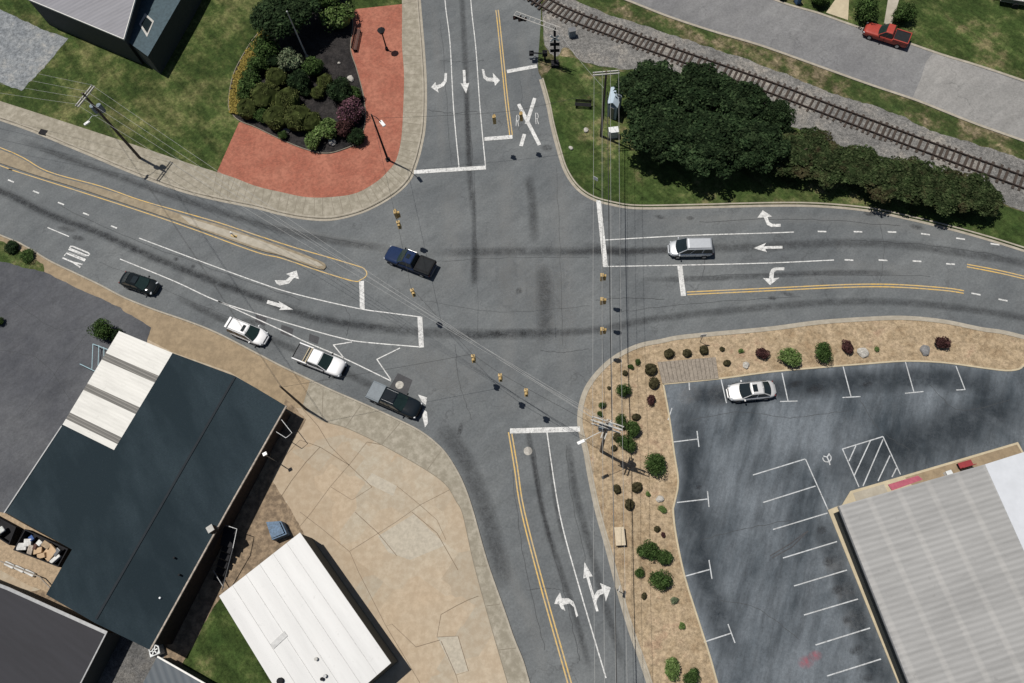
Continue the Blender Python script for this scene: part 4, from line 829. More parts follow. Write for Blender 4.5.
# ---------------------------------------------------------------- buildings
def wpoly(px, z): return [P(u, v, zz) for (u, v), zz in zip(px, z if isinstance(z, (list, tuple)) else [z]*len(px))]
def inset(pts, d):
    n = len(pts); A = sum(pts[i].x*pts[(i+1) % n].y-pts[(i+1) % n].x*pts[i].y for i in range(n)); sg = 1 if A > 0 else -1; out = []
    for i in range(n):
        a, b, c = pts[i-1], pts[i], pts[(i+1) % n]
        d1 = (b-a); d1.z = 0; d1.normalize(); d2 = (c-b); d2.z = 0; d2.normalize()
        n1, n2 = Vector((-d1.y, d1.x, 0))*sg, Vector((-d2.y, d2.x, 0))*sg; k = 1+n1.dot(n2)
        out.append(b+(n1+n2)*(d/max(k, 0.4)))
    return out
def walls(px, z, d, mat, parent, th=0.2, zb=0.0):
    pts = inset(wpoly(px, z), d); pts = [Vector((p.x, p.y, p.z-th)) for p in pts]
    return MB().prism(pts, zb).build('wall', mat, parent, world=True)
def slab(name, px, z, th, mat, parent):
    return MB().prism(wpoly(px, z), lambda p: p.z-th).build(name, mat, parent, world=True)
def bar(name, px, z, wd, h, mat, parent):
    m = MB(); pts = wpoly(px, z)
    for a, b in zip(pts, pts[1:]):
        d = b-a; L = d.length; q_ = d.to_track_quat('X', 'Z').to_matrix(); m.box((a+b)/2, (L, wd, h), M=q_)
    return m.build(name, mat, parent, world=True)
def onwall(a, b, zc, hh, t0, t1, off, name, mat, parent, th=0.06):
    """panel on a wall running from world a to b"""
    d = (b-a); d.z = 0; L = d.length; d.normalize(); nn = Vector((d.y, -d.x, 0)); p = a+d*(L*(t0+t1)/2)+nn*off
    return MB().box((p.x, p.y, zc), (L*(t1-t0), th, hh), math.atan2(d.y, d.x)).build(name, mat, parent, world=True)
# house, top left
hb = thing('house', 'blue-walled house with lilac-grey metal roof on the lawn, top left', 'house', P(120, 40, .1))
HR = [(27, -1), (124, 39.5), (137, -6), (160, -75), (60, -110)]
walls(HR, 4.4, 0.05, 'wall_dark', hb)  # shade painted in: the blue walls take a near-black colour here
_w = inset(wpoly(HR, 4.4), 0.05)
slab('roof', HR, [4.4, 4.4, 5.4, 6.4, 6.0], 0.16, 'house_roof', hb)
bar('fascia', [(27, -1), (124, 39.5), (137, -6)], [4.42, 4.42, 5.42], 0.08, 0.2, 'trim_white', hb)
wing = MB().prism([P(124, 39.5, 0)+Vector((2.2, -3.2, 3.4))*0 + p for p in []] or [P(125.5, 40, 3.3), P(147.5, 56, 3.3), P(181, -2, 3.3), P(196, -30, 3.3), P(150, -30, 3.3)], 0.0).build('wall', 'wall_dark', hb, world=True)  # wing walls also darkened by colour for shade, only the top stays blue
MB().prism([P(125, 39.7, 3.34), P(147.8, 56.4, 3.34), P(181.5, -2, 3.34), P(196.5, -30, 3.34), P(150, -30, 3.34)], 3.305).build('porch_roof', 'wall_blue', hb, world=True)
fr = MB(); flat_pts = [(141, 24), (146, 16.5), (152, 22), (147, 33)]
fr.prism(wpoly([(139, 24), (145, 13), (154, 21), (147, 37)], 3.39), 3.345).build('window', 'crossarm_grey', hb, world=True)
MB().prism(wpoly(flat_pts, 3.43), 3.35).build('skylight', 'glass', hb, world=True)
# big dark shingle building
db = thing('building', 'long dark shingle roofed building with a white canopy roof at its corner', 'building', P(170, 480, .1))
walls([(119, 331), (172.5, 353), (235, 376), (286, 406), (226, 512), (150, 650), (132, 641), (95, 623), (46, 594.5), (72, 549.5), (5, 512), (62.5, 424.5)], [2.9, 3.0, 3.4, 2.75, 3.4, 4.2, 4.2, 4.5, 4.0, 3.8, 3.4, 2.9], 0.3, 'wall_brown', db, 0.3)
slab('roof', [(235, 376), (96, 619.5), (95, 623), (46, 594.5), (72, 549.5), (5, 512), (62.5, 424.5), (114, 450), (172.5, 353)], [3.5, 4.9, 4.9, 4.3, 4.1, 3.4, 3.0, 3.2, 3.1], 0.16, 'shingle_roof', db)
slab('roof', [(235, 376), (256, 388), (286, 406), (226, 512), (150, 650), (132, 641), (95, 623), (96, 619.5)], [3.5, 3.25, 2.8, 3.4, 4.25, 4.45, 4.9, 4.9], 0.16, 'shingle_roof', db)
bar('ridge_cap', [(235, 377), (96, 619)], [3.53, 4.93], 0.22, 0.05, 'ridge_cap', db)
bar('gutter', [(286.5, 406), (226.5, 512), (150.5, 650)], [2.82, 3.42, 4.27], 0.14, 0.16, 'trim_rust', db)
bar('gutter', [(62, 426), (4.5, 513)], [2.98, 3.42], 0.12, 0.14, 'metal_grey', db)
E1, E2, F1, F2 = (119, 331), (62.5, 424.5), (172.5, 353), (114, 450)
def lp(a, b, t): return (a[0]+(b[0]-a[0])*t, a[1]+(b[1]-a[1])*t)
for t0, t1, mt in [(0, .235, 'canopy_white'), (.235, .305, 'canopy_grey'), (.305, .56, 'canopy_white'), (.56, .63, 'canopy_grey'), (.63, .87, 'canopy_white'), (.87, .94, 'canopy_grey'), (.94, 1, 'canopy_white')]:
    dz = 0.03 if mt == 'canopy_white' else 0.0
    slab('canopy_panel' if dz else 'rooflight_panel', [lp(E1, E2, t0), lp(F1, F2, t0), lp(F1, F2, t1), lp(E1, E2, t1)], [3.0+dz, 3.13+dz, 3.13+dz, 3.0+dz], 0.1, mt, db)
for u, v in ((161, 598), (175, 558), (180, 575)): 
    p = P(u, v, 4.1); MB().tube([(p.x, p.y, 3.6), (p.x, p.y, 4.35)], 0.09, 8).build('vent_pipe', 'metal_pale' if u == 161 else 'metal_dark', db, world=True)
p = P(211, 529, 4.6); vt = MB().box((p.x, p.y, 4.3), (.55, .55, .9), 0.6).build('chimney', 'wall_brown', db, world=True); MB().box((p.x, p.y, 4.78), (.6, .6, .08), 0.6).build('chimney_cap', 'crossarm_grey', db, world=True)
ra, rb = P(288, 408, 2.6), P(152, 650, 4)
for t0, t1 in ((.08, .16), (.3, .36), (.62, .7)):
    pass
# awning frame and wall lamp on the alley side
def pipe_thing(name, label, cat, segs, mat, rad=0.05, part='rail'):
    base = segs[0][0]; t = thing(name, label, cat, (base[0], base[1], 0.1))
    for sg in segs: MB().tube(sg, rad, 6).build(part, mat, t, world=True)
    return t
pipe_thing('awning_frame', 'pale bent pipe awning frame on the dark building by the alley', 'awning frame', [[P(281, 419, 2.7), P(292, 433, 2.6), P(286, 438, 2.6)], [P(275, 431, 2.6), P(286, 438, 2.6)]], 'metal_grey', .035)
sl = thing('flood_lamp', 'white flood lamp on a tall bracket over the alley', 'lamp', P(272, 452, .1))
p0 = P(277, 462, .1); hp = P(265, 454, 3.9)
MB().tube([(p0.x, p0.y, .1), (p0.x, p0.y, 3.6), tuple(hp)], .05, 6).build('pole', 'metal_grey', sl, world=True)
MB().box(tuple(hp), (.38, .3, .2), 0.5).build('lamp_head', 'lamp_white', sl, world=True)
st = thing('metal_stair', 'dark railed metal landing beside the dark building in the alley', 'stairs', P(228, 560, .1))
MB().prism(wpoly([(224, 526), (236, 530), (232, 548), (220, 545)], 1.6), 1.5).build('landing', 'metal_dark', st, world=True)
for k in range(5):
    q0 = lp((232, 548), (222, 585), k/5); MB().prism(wpoly([q0, (q0[0]-9, q0[1]-4), (q0[0]-11, q0[1]+2), (q0[0]-2, q0[1]+6)], 1.4-k*.27), 1.33-k*.27).build('step', 'metal_dark', st, world=True)
for sg in ([P(225, 525, 2.5), P(237, 529, 2.5), P(233, 548, 2.5), P(222, 590, 1.0)], [P(213, 570, 1.2), P(224, 588, 1.0)]): MB().tube(sg, .045, 6).build('railing', 'metal_grey', st, world=True)
# ladder rack by canopy
pipe_thing('pipe_rack', 'pale blue pipe rack beside the white canopy roof', 'rack', [[P(93, 344, 1.2), P(92, 369, 1.0)], [P(99, 345, 1.2), P(98, 371, 1.0)], [P(104, 347, 1.2), P(104, 362, 1.0)], [P(80, 364, .9), P(96.5, 372, .9)], [P(93, 344, 1.2), P(109, 350, 1.2)], [P(93, 344, 1.2), P(93, 344, .1)], [P(80, 364, .9), P(80, 364, .1)]], 'pipe_blue', .045)
# grey roofed building bottom left
gb = thing('building', 'grey tin roofed building at the bottom left corner', 'building', P(40, 650, .1))
GR = [(-60, 560), (0, 584.5), (7.5, 587), (107.5, 632), (81, 683), (40, 762), (-120, 700)]
walls(GR, 3.0, .15, 'wall_dark', gb); slab('roof', GR, 3.0, .2, 'tin_roof', gb)
bar('parapet', [(-60, 561), (0, 585.5), (8, 588.5), (107, 633)], 3.03, .28, .1, 'metal_grey', gb); bar('flashing', [(107, 632), (81, 683), (41, 760)], 3.05, .12, .12, 'metal_grey', gb)
# small blue roof
sb = thing('shed', 'small blue-grey tin roofed shed at the bottom edge', 'shed', P(180, 680, .1))
SR = [(157.5, 656), (216, 690), (190, 740), (120, 720), (143, 683)]
walls(SR, 2.4, .15, 'wall_dark', sb); slab('roof', SR, 2.4, .12, 'blue_tin', sb); bar('flashing', [(157.5, 656.5), (216, 690)], 2.43, .14, .1, 'trim_white', sb)
# white roofed building
wb = thing('building', 'flat white metal roofed building at the bottom centre left', 'building', P(300, 620, .1))
WR = [(300, 532.5), (391, 663), (330, 716), (305, 737), (219, 596)]
walls(WR, 3.7, .06, 'wall_dark', wb); slab('roof', WR, [3.7]*5, .14, 'white_metal_roof', wb)
for k in range(1, 6):
    a, b = lp((300, 532.5), (219, 596), k/6), lp((391, 663), (306, 735), k/6); bar('seam', [a, b], 3.712, .035, .03, 'seam_line', wb)
for u, v, mt in ((280, 681, 'metal_dark'), (322, 679, 'metal_dark'), (325, 676, 'metal_grey'), (316, 659, 'crossarm_grey')):
    p = P(u, v, 3.9); MB().tube([(p.x, p.y, 3.7), (p.x, p.y, 4.0)], .28 if u < 300 else .15, 10).build('roof_vent', mt, wb, world=True)
p = P(279, 640, 3.75); MB().box((p.x, p.y, 3.74), (1.5, .5, .05), .75).build('roof_hatch', 'seam_line', wb, world=True)
# south-east building
eb = thing('building', 'long building with ribbed grey roof beside the parking lot', 'building', P(950, 600, .1))
RG = [(839, 506), (985, 464.3), (1025, 553), (1090, 690), (1120, 760), (936, 760), (909, 683)]
RW = [(985, 464.3), (1024, 452), (1200, 398), (1400, 700), (1120, 760), (1090, 690), (1025, 553)]
walls([(839, 506), (985, 464.3), (1200, 398), (1400, 700), (1120, 760), (936, 760), (909, 683)], 3.0, .35, 'wall_dark', eb)
slab('roof', RG, 3.0, .18, 'corrugated_grey', eb); slab('membrane_roof', RW, 3.03, .2, 'white_membrane', eb)
bar('gutter', [(838, 506.5), (908, 683), (936, 762)], 3.0, .10, .14, 'metal_grey', eb)
region('walkway', [(828, 510), (838, 506), (845, 505), (915, 683), (945, 770), (928, 770), (898, 683)], 0.20, 'cream_concrete')
region('walkway', [(828, 510), (842, 505), (850.5, 491), (885, 481), (1018, 442), (1023.5, 452), (1200, 400), (1200, 440), (1000, 520), (860, 560)], 0.195, 'cream_concrete')
region('planter', [(905, 477.5), (1017, 444.5), (1022, 453), (1040, 480), (930, 500), (912, 485)], 0.215, 'sandy_verge')
region('landing', [(853, 493), (884, 484), (890, 497), (858, 506)], 0.212, 'pale_concrete')
aw = slab('awning', [(888, 484.5), (918, 475.5), (923, 479.5), (892, 490.5)], [2.6, 2.6, 2.9, 2.9], .08, 'awning_red', eb)
rb_ = thing('bench', 'dark red bench in front of the ribbed roof building', 'bench', P(963, 465, .2), math.atan2(_a.y, _a.x))
MB().box((0, 0, .45), (1.3, .5, .06)).build('seat', 'paint_red_dark', rb_); MB().box((0, -.28, .75), (1.3, .06, .5)).build('backrest', 'paint_red_dark', rb_)
for x in (-.55, .55): MB().box((x, 0, .21), (.08, .45, .42)).build('leg', 'metal_dark', rb_)
fl = thing('meter_box', 'small white box beside the building front planter', 'box', P(946, 474, .2)); MB().box((0, 0, .3), (.5, .35, .6), .3).build('cabinet', 'lamp_white', fl, bevel=.04); MB().box((0, 0, .63), (.56, .4, .05), .3).build('lid', 'metal_pale', fl)
# signal shed at the railway
sh = thing('signal_shed', 'pale blue gabled shed by the utility pole and dark trees', 'shed', P(612, 112, .1))
q0 = [(607.5, 103.5), (617.5, 108), (623.5, 92), (611, 87)]
walls(q0, 2.4, .08, 'shed_wall', sh)
pa = wpoly(q0, 2.4); rd0, rd1 = (pa[0]+pa[1])/2+Vector((0, 0, .5)), (pa[2]+pa[3])/2+Vector((0, 0, .5))
m = MB()
for A in ([pa[0], rd0, rd1, pa[3]], [rd0, pa[1], pa[2], rd1]):
    m.add(A+[p-Vector((0, 0, .1)) for p in A], [(0, 1, 2, 3), (7, 6, 5, 4), (0, 4, 5, 1), (1, 5, 6, 2), (2, 6, 7, 3), (3, 7, 4, 0)])
m.build('roof', 'shed_roof', sh, world=True)
m = MB(); ins = inset(pa, .1); m.add([ins[0]-Vector((0, 0, .1)), ins[1]-Vector((0, 0, .1)), rd0-Vector((0, 0, .12))], [(0, 1, 2), (2, 1, 0)]); m.build('gable', 'shed_wall', sh, world=True)
onwall(pa[0], pa[1], 1.1, 1.9, .3, .7, .03, 'door', 'metal_grey', sh)
cb = thing('equipment_cabinet', 'small grey steel cabinet on grass below the pale blue shed', 'cabinet', P(613, 136, .1), .1)
MB().box((0, 0, .55), (1.0, .7, 1.1)).build('body', 'box_grey', cb, bevel=.03); MB().box((0, 0, 1.13), (1.1, .8, .06)).build('lid', 'metal_pale', cb); MB().box((.1, -.37, .55), (.7, .03, .9)).build('door', 'box_grey', cb)
# junk deck behind the dark building
dk = thing('loading_deck', 'tan timber deck behind the dark building', 'deck', P(20, 560, .12))
MB().prism(wpoly([(-40, 505), (5, 513), (26, 525), (72, 550), (48, 592), (30, 586), (0, 570), (-40, 555)], .8), .1).build('deck_floor', 'deck_tan', dk, world=True)
bar('rail', [(0, 561), (40, 577), (50, 588)], 1.4, .1, .1, 'deck_timber', dk)
def dumpster(name, label, px, z, mat, h, rimmat=None):
    w4 = wpoly(px, z); t = thing(name, label, 'container', tuple((w4[0]+w4[2])/2 - Vector((0, 0, h))))
    inn = inset(w4, .1); m = MB(); n = 4
    lo = [Vector((p.x, p.y, z-h)) for p in w4]; li = [Vector((p.x, p.y, z-h+.12)) for p in inn]
    fs = []
    for i in range(4):
        j = (i+1) % 4; fs += [(i, j, 4+j, 4+i), (8+i, i+12-12+8-8 if False else 8+j, 12+j, 12+i), (4+i, 4+j, 12+j, 12+i)] if False else [(8+i, 8+j, j, i), (i, j, 4+j, 4+i), (4+i, 4+j, 12+j, 12+i)]
    fs.append((12, 13, 14, 15)); fs.append((11, 10, 9, 8))
    m.add(w4+inn+lo+li, fs); m.build('body', mat, t, world=True)
    return t
ju = dumpster('open_trailer', 'dark open trailer full of junk on the tan deck', [(25, 529), (68, 549), (58, 567), (13, 550)], 1.9, 'metal_dark', 1.05)
rj = random.Random(4)
mats = ['cardboard', 'junk_white', 'junk_blue', 'junk_white', 'cardboard', 'deck_tan', 'metal_grey', 'bench_brown', 'junk_white', 'cardboard', 'trim_rust', 'junk_white']
jl = ['brown cardboard carton', 'crumpled white sack', 'blue plastic bag', 'white foam block', 'torn cardboard sheet', 'broken tan board', 'bent grey sheet metal', 'brown broken drawer', 'white plastic crate', 'flattened brown box', 'rusty panel', 'white bundled cloth']
for i, (a, b) in enumerate([(.75, .5), (.2, .45), (.22, .2), (.45, .25), (.5, .65), (.6, .2), (.9, .3), (.4, .5), (.93, .7), (.62, .8), (.33, .75), (.12, .75)]):
    t0, t1 = lp((25, 531), (64, 549), a), lp((15, 549), (56, 565), a); u, v = lp(t0, t1, b); p = P(u, v, 1.5+.1*rj.random())
    big_ = i == 0
    o = MB().box((0, 0, 0), (1.3 if big_ else rj.uniform(.5, 1.0), 1.1 if big_ else rj.uniform(.35, .7), rj.uniform(.2, .5))).build(jl[i].split()[-1], mats[i], None, bevel=.05)
    o.location = p; o.rotation_euler = (rj.uniform(-.3, .3), rj.uniform(-.3, .3), rj.uniform(0, 3) if not big_ else .9); tag(o, jl[i]+' in the open junk trailer', 'junk')
dd = dumpster('dark_skip', 'black open skip at the left edge beside the junk trailer', [(-8, 514), (16, 527), (9, 545), (-15, 530)], 1.8, 'metal_dark', 1.0)
o = MB().box((0, 0, 0), (.9, .6, .4)).build('sack', 'junk_white', None, bevel=.12); o.location = P(0, 531, 1.5); o.rotation_euler = (.2, .1, .7); tag(o, 'white sack inside the black skip at the left edge', 'sack')
for i, (u, v) in enumerate([(10, 565), (20, 569), (30, 573)]):
    o = MB().box((0, 0, 0), (1.1, .4, .35)).build('bundle', 'junk_white', None, bevel=.1); o.location = P(u, v, 1.0); o.rotation_euler = (0, 0, -.4); tag(o, ['leftmost', 'middle', 'rightmost'][i]+' white bundle along the front of the tan deck', 'bundle', 'white bundles on the deck')
bb = dumpster('waste_skip', 'small rusty blue skip near the white roofed building', [(266, 522), (281, 521), (287, 534), (272, 540)], 1.2, 'blue_rust', 1.1)
MB().prism(wpoly([(266.5, 522.5), (279, 521.5), (284, 533), (271.5, 538.5)], 1.24), 1.2).build('lid', 'blue_rust', bb, world=True)
ac = thing('air_conditioner', 'white air conditioner with round fan at the dark building corner', 'air conditioner', P(159, 650, .12), .4)
MB().box((0, 0, .45), (.95, .95, .9)).build('cabinet', 'metal_pale', ac, bevel=.04); MB().tube([(0, 0, .9), (0, 0, .93)], .38, 20).build('fan_grille', 'metal_dark', ac)
m = MB()
for k in range(3): m.box((0, 0, .94), (.7, .1, .02), k*math.pi/3)
m.build('fan_blade', 'metal_pale', ac)
for nm, lab, u, v, mt in (('wheelie_bin', 'blue wheelie bin on the kerb of the side street', 797, 3, 'bin_blue'), ('wheelie_bin', 'black wheelie bin on the kerb left of the blue one', 781, -1, 'plastic_black')):
    t = thing(nm, lab, 'bin', P(u, v, .12), .35); MB().box((0, 0, .5), (.6, .65, .9)).build('body', mt, t, bevel=.05); MB().box((0, -.02, 1.0), (.66, .72, .08)).build('lid', mt, t, bevel=.03)
    MB().tube([(-.25, .36, .95), (.25, .36, .95)], .03, 6).build('handle', 'plastic_black', t)
    for x in (-.28, .28): MB().tube([(x-.03, .3, .12), (x+.03, .3, .12)], .12, 10).build('wheel', 'tyre', t)
tb = thing('flatbed_trailer', 'pale grey utility trailer on the top right lawn', 'trailer', P(1014, 3, .12), R_(-17))
MB().box((0, 0, .62), (3.6, 1.5, .1)).build('bed', 'crossarm_grey', tb)
for y in (-.75, .75): MB().box((0, y, .85), (3.6, .06, .4)).build('side_rail', 'metal_grey', tb)
for y in (-.85, .85): MB().tube([(0, y-.08, .35), (0, y+.08, .35)], .33, 14).build('wheel', 'tyre', tb)
MB().tube([(-1.8, 0, .6), (-2.9, 0, .55)], .06, 6).build('drawbar', 'metal_dark', tb)
pd = thing('timber_pad', 'weathered grey timber pad between straw bed and lot', 'platform', P(690, 370, .1))
for k in range(14):
    a0, a1 = lp((657.5, 362), (716, 357), k/14), lp((657.5, 362), (716, 357), (k+.92)/14); b0, b1 = lp((662.5, 383.5), (719, 378.5), k/14), lp((662.5, 383.5), (719, 378.5), (k+.92)/14)
    MB().prism(wpoly([a0, a1, b1, b0], .22), .08).build('plank', 'deck_timber', pd, world=True)
ub = thing('utility_box', 'tan utility box on straw beside the south road', 'box', P(619.5, 537, .1), 0.05)
MB().box((0, 0, .3), (.85, 1.6, .6)).build('cabinet', 'box_tan', ub, bevel=.04); MB().box((0, 0, .63), (.9, 1.65, .06)).build('lid', 'box_tan', ub, bevel=.02)
def bench(label, u, v, rz, L, mat, base=.13):
    t = thing('bench', label, 'bench', P(u, v, base), rz)
    for i in range(4): MB().box((0, -.2+i*.13, .45), (L, .1, .04)).build('seat_slat', mat, t)
    for i in range(3): MB().box((0, .27+i*.03, .58+i*.14), (L, .04, .11)).build('back_slat', mat, t)
    for x in (-L/2+.15, L/2-.15): MB().box((x, 0, .22), (.06, .5, .44)).build('leg', 'metal_dark', t); MB().box((x, .3, .65), (.06, .06, .5)).build('back_post', 'metal_dark', t)
bench('brown slatted bench on the brick plaza beside the garden bed', 357.5, 42, R_(85), 3.3, 'bench_brown')
bench('dark slatted bench on the grass near the railway crossing', 583, 107, R_(-8), 1.9, 'metal_dark', .1)
o = MB().box((0, 0, 0), (1.0, .7, .03)).build('drain_grate', 'metal_dark', None); o.location = P(43, 132, .14); o.rotation_euler = (0, 0, -.3); tag(o, 'dark square drain grate in the pavement along the west road', 'grate')

# ---------------------------------------------------------------- poles, lamps, wires, signals
def crossarm(mb_list, t, c, z, ang, L, name='crossarm', mat='crossarm_grey', n_ins=4, double=True):
    d = Vector((math.cos(ang), math.sin(ang), 0)); nn = Vector((-d.y, d.x, 0)); pts = []
    m = MB()
    for s_ in ((-.16, .16) if double else (.14,)): m.box(Vector((c.x, c.y, z))+nn*s_, (L, .1, .13), ang)
    ca = m.build(name, mat, t, world=True)
    mi = MB()
    for i in range(n_ins):
        p = Vector((c.x, c.y, z))+d*(L*(-.46+.92*i/(n_ins-1))); mi.tube([(p.x, p.y, z+.06), (p.x, p.y, z+.28)], [.06, .04], 6); pts.append(Vector((p.x, p.y, z+.28)))
    w_ = mi.build('insulator', 'metal_grey', ca)
    M = t.matrix_basis.inverted(); w_.data.transform(M)
    return pts
def utility_pole(label, bpx, h, mat='pole_wood', arms=(), r=.17, lamp=None, cans=0, group=None):
    b = P(*bpx, .1); t = thing('utility_pole', label, 'utility pole', b, 0, group)
    MB().tube([(b.x, b.y, 0), (b.x, b.y, h*.5), (b.x, b.y, h)], [r, r*.85, r*.65], 10).build('shaft', mat, t, world=True)
    res = [crossarm(None, t, b, z, a, L) for z, a, L in arms]
    for k in range(cans):
        a = k*2.1+.6; x, y = b.x+.42*math.cos(a), b.y+.42*math.sin(a)
        MB().tube([(x, y, h*.72), (x, y, h*.72+1.0)], .27, 12).build('transformer', 'can_grey', t, world=True)
    if lamp:
        hp, z0 = lamp; hd = P(*hp)
        mid = Vector(((b.x+hd.x)/2, (b.y+hd.y)/2, hd.z+.35))
        MB().tube([(b.x, b.y, z0), mid, hd], .028, 6).build('lamp_arm', 'metal_pale', t, world=True)
        d = Vector((hd.x-b.x, hd.y-b.y, 0)).normalized()
        MB().box(hd, (.7, .3, .16), math.atan2(d.y, d.x)).build('lamp_head', 'lamp_white', t, world=True, bevel=.05)
    return b, res
GP = 'utility poles round the junction'
a1 = math.atan2(*reversed((P(88, 84, 11)-P(76, 99, 11)).xy))
b1, r1 = utility_pole('tall dark pole with pale double crossarm on the lawn by the west road', (140, 158), 11.5, 'pole_wood', [(11.0, a1, 2.9)], .17, ((87, 123, 8.2), 8.0), 2, GP)
b2, r2 = utility_pole('wooden pole beside the pale blue shed, crossarm near the ballast', (601, 136), 10.6, 'pole_wood', [(10.4, .05, 2.7)], .17, None, 0, GP)
b3, r3 = utility_pole('dark bare pole on the concrete beside the dark building', (306, 409), 7.6, 'pole_wood', [], .13, None, 0, GP)
b4, r4 = utility_pole('pole with several crossarms and lamp in the straw bed corner', (601, 451), 10.8, 'pole_wood_pale', [(10.3, -.35, 2.8), (9.3, -.35, 2.6), (8.4, 1.2, 1.8)], .17, ((581, 442, 8.0), 8.3), 2, GP)
ol = thing('street_light', 'dark tapered street light pole on the brick plaza with white lamp', 'street light', P(388, 160, .13))
b5 = P(388, 160, .13)
MB().tube([b5, (b5.x, b5.y, 4), (b5.x, b5.y, 8.2)], [.13, .11, .08], 10).build('pole', 'metal_dark', ol, world=True)
hd = P(382.5, 123.5, 8.2); MB().tube([(b5.x, b5.y, 8.1), (b5.x*.5+hd.x*.5, b5.y*.5+hd.y*.5, 8.5), hd], .04, 6).build('lamp_arm', 'metal_dark', ol, world=True)
MB().box(hd, (.85, .36, .18), -.95).build('lamp_head', 'lamp_white', ol, world=True, bevel=.06)
MB().box((b5.x, b5.y, .2), (.5, .5, .14), .4).build('base_plate', 'metal_dark', ol, world=True)
lo = thing('lamp_post', 'short black lantern lamp post on the brick plaza', 'lamp post', P(387, 50, .13))
MB().tube([(0, 0, 0), (0, 0, .4), (0, 0, .45), (0, 0, 2.7)], [.2, .18, .09, .075], 10).build('post', 'metal_dark', lo)
MB().tube([(0, 0, 2.7), (0, 0, 2.8), (0, 0, 3.2), (0, 0, 3.25), (0, 0, 3.5)], [.1, .26, .44, .5, .08], 8).build('lantern', 'metal_dark', lo)
MB().tube([(0, 0, 2.82), (0, 0, 3.18)], [.265, .42], 8).build('lantern_glass', 'glass', lo)
fp = thing('flagpole', 'thin pale flagpole rising from the garden bed', 'flagpole', P(307, 57, .15))
MB().tube([(0, 0, 0), (0, 0, 3.5), (0, 0, 7.2)], [.11, .09, .06], 8).build('pole', 'crossarm_grey', fp); MB().tube([(0, 0, 7.2), (0, 0, 7.26), (0, 0, 7.34)], [.03, .09, .03], 8).build('finial', 'metal_pale', fp); MB().box((0, 0, .1), (.35, .35, .2)).build('footing', 'pale_concrete', fp)
def sag(a, b, s, n=16): return [tuple(a.lerp(b, i/n)-Vector((0, 0, 4*s*(i/n)*(1-i/n)))) for i in range(n+1)]
def wire(label, a, b, s, rad=.013, mat='wire_pale', name='power_line', group='overhead lines'):
    o = MB().tube(sag(Vector(a), Vector(b), s), rad, 5).build(name, mat); tag(o, label, 'cable', group); return o
pts1 = r1[0]; pts2 = r2[0]; pts4, pts4b, pts4c = r4
left = [P(-190, v, 11.0) for v in (18, 30, 44, 58)]
for i, (a, nm) in enumerate(zip(pts1[::-1] if (pts1[0].y < pts1[-1].y) else pts1, ('uppermost', 'second', 'third', 'lowest'))):
    wire(nm+' pale wire running off left from the lawn pole crossarm', a, left[i], .5)
    wire(nm+' pale wire from the lawn pole to the corner pole in the straw bed', a, (pts4b if i % 2 else pts4)[i if i < 4 else 3], 1.0)
for k in range(2): wire(('upper', 'lower')[k]+' dark wire from the lawn pole to the bare pole by the dark building', Vector((b1.x, b1.y, 9.6-k*.8)), Vector((b3.x, b3.y, 7.4-k*.6)), .5, .012, 'wire_dark')
south = [P(u, 800, 9.6) for u in (596, 606, 618, 630)]
for i in range(4):
    nm = ('first', 'second', 'third', 'fourth')[i]
    wire(nm+' pale wire from the left between the shed pole and the corner pole', pts2[i], pts4[i], .55)
    wire(nm+' pale wire from the left running south beside the south road', pts4[i], south[i], .5)
wire('thick dark cable between the shed pole and the corner pole', Vector((b2.x+.3, b2.y, 7.6)), Vector((b4.x+.6, b4.y, 7.4)), .6, .04, 'wire_dark'); wire('thick dark cable running south along the south road', Vector((b4.x+.6, b4.y, 7.4)), P(619, 800, 7.0), .3, .04, 'wire_dark')
wire('pale wire from the shed pole to the railway signal', Vector((b2.x, b2.y, 8)), P(560, 34, 5.5), .3, .015)
def lerp_on(a, b, s, t): return a.lerp(b, t)-Vector((0, 0, 4*s*t*(1-t)))
def signal(u, v, z, label, ang, top, two=False):
    p = P(u, v, z); t = thing('traffic_signal', label, 'traffic signal', (p.x, p.y, z-.55), ang, 'yellow traffic signals over the junction')
    for k, a in enumerate((0, math.pi/2) if two else (0,)):
        M = Matrix.Rotation(a, 3, 'Z')
        MB().box(M @ Vector((0, .0, 0)), (.34, .26, 1.05), a).build('housing', 'signal_yellow', t, bevel=.03)
        for j in (-1, 0, 1):
            c = M @ Vector((0, -.17, j*.34)); d = M @ Vector((0, -1, 0))
            MB().tube([c, c+d*.02], .13, 12).build('lens', 'lens_dark', t)
            mv = MB(); K = 9; A = []
            for i in range(K+1):
                th = math.pi*(i/K)*1.3-.15*math.pi; e = M @ Vector((math.cos(th)*.155, 0, math.sin(th)*.155))
                A += [tuple(c+e), tuple(c+e+d*.24)]
            mv.add(A, [(2*i, 2*i+1, 2*i+3, 2*i+2) for i in range(K)]).build('visor', 'signal_yellow', t)
    MB().tube([(0, 0, .55), (0, 0, top-z+.55)], .025, 6).build('hanger', 'metal_grey', t)
    MB().box((0, 0, .57), (.36, .3, .05)).build('top_cap', 'signal_yellow', t)
    return Vector((p.x, p.y, top))
NWp = Vector((b5.x, b5.y, 7.6)); SEp = Vector((b4.x, b4.y, 7.8)); NEp = Vector((b2.x, b2.y, 7.7))
sA = [signal(395, 212, 6.4, 'double headed yellow signal nearest the brick plaza', R_(100), 6.9, True), signal(398, 222, 5.9, 'small yellow signal just below the double headed one', R_(10), 6.8), signal(412, 290, 6.2, 'lone yellow signal below the navy pickup', R_(20), 6.7)]
sB = [signal(473, 356, 6.1, 'yellow signal leftmost of three on the diagonal wire', R_(0), 6.6), signal(500, 375, 6.1, 'yellow signal in the middle of three on the diagonal wire', R_(0), 6.7), signal(526, 390, 6.1, 'yellow signal rightmost of three on the diagonal wire', R_(0), 6.8)]
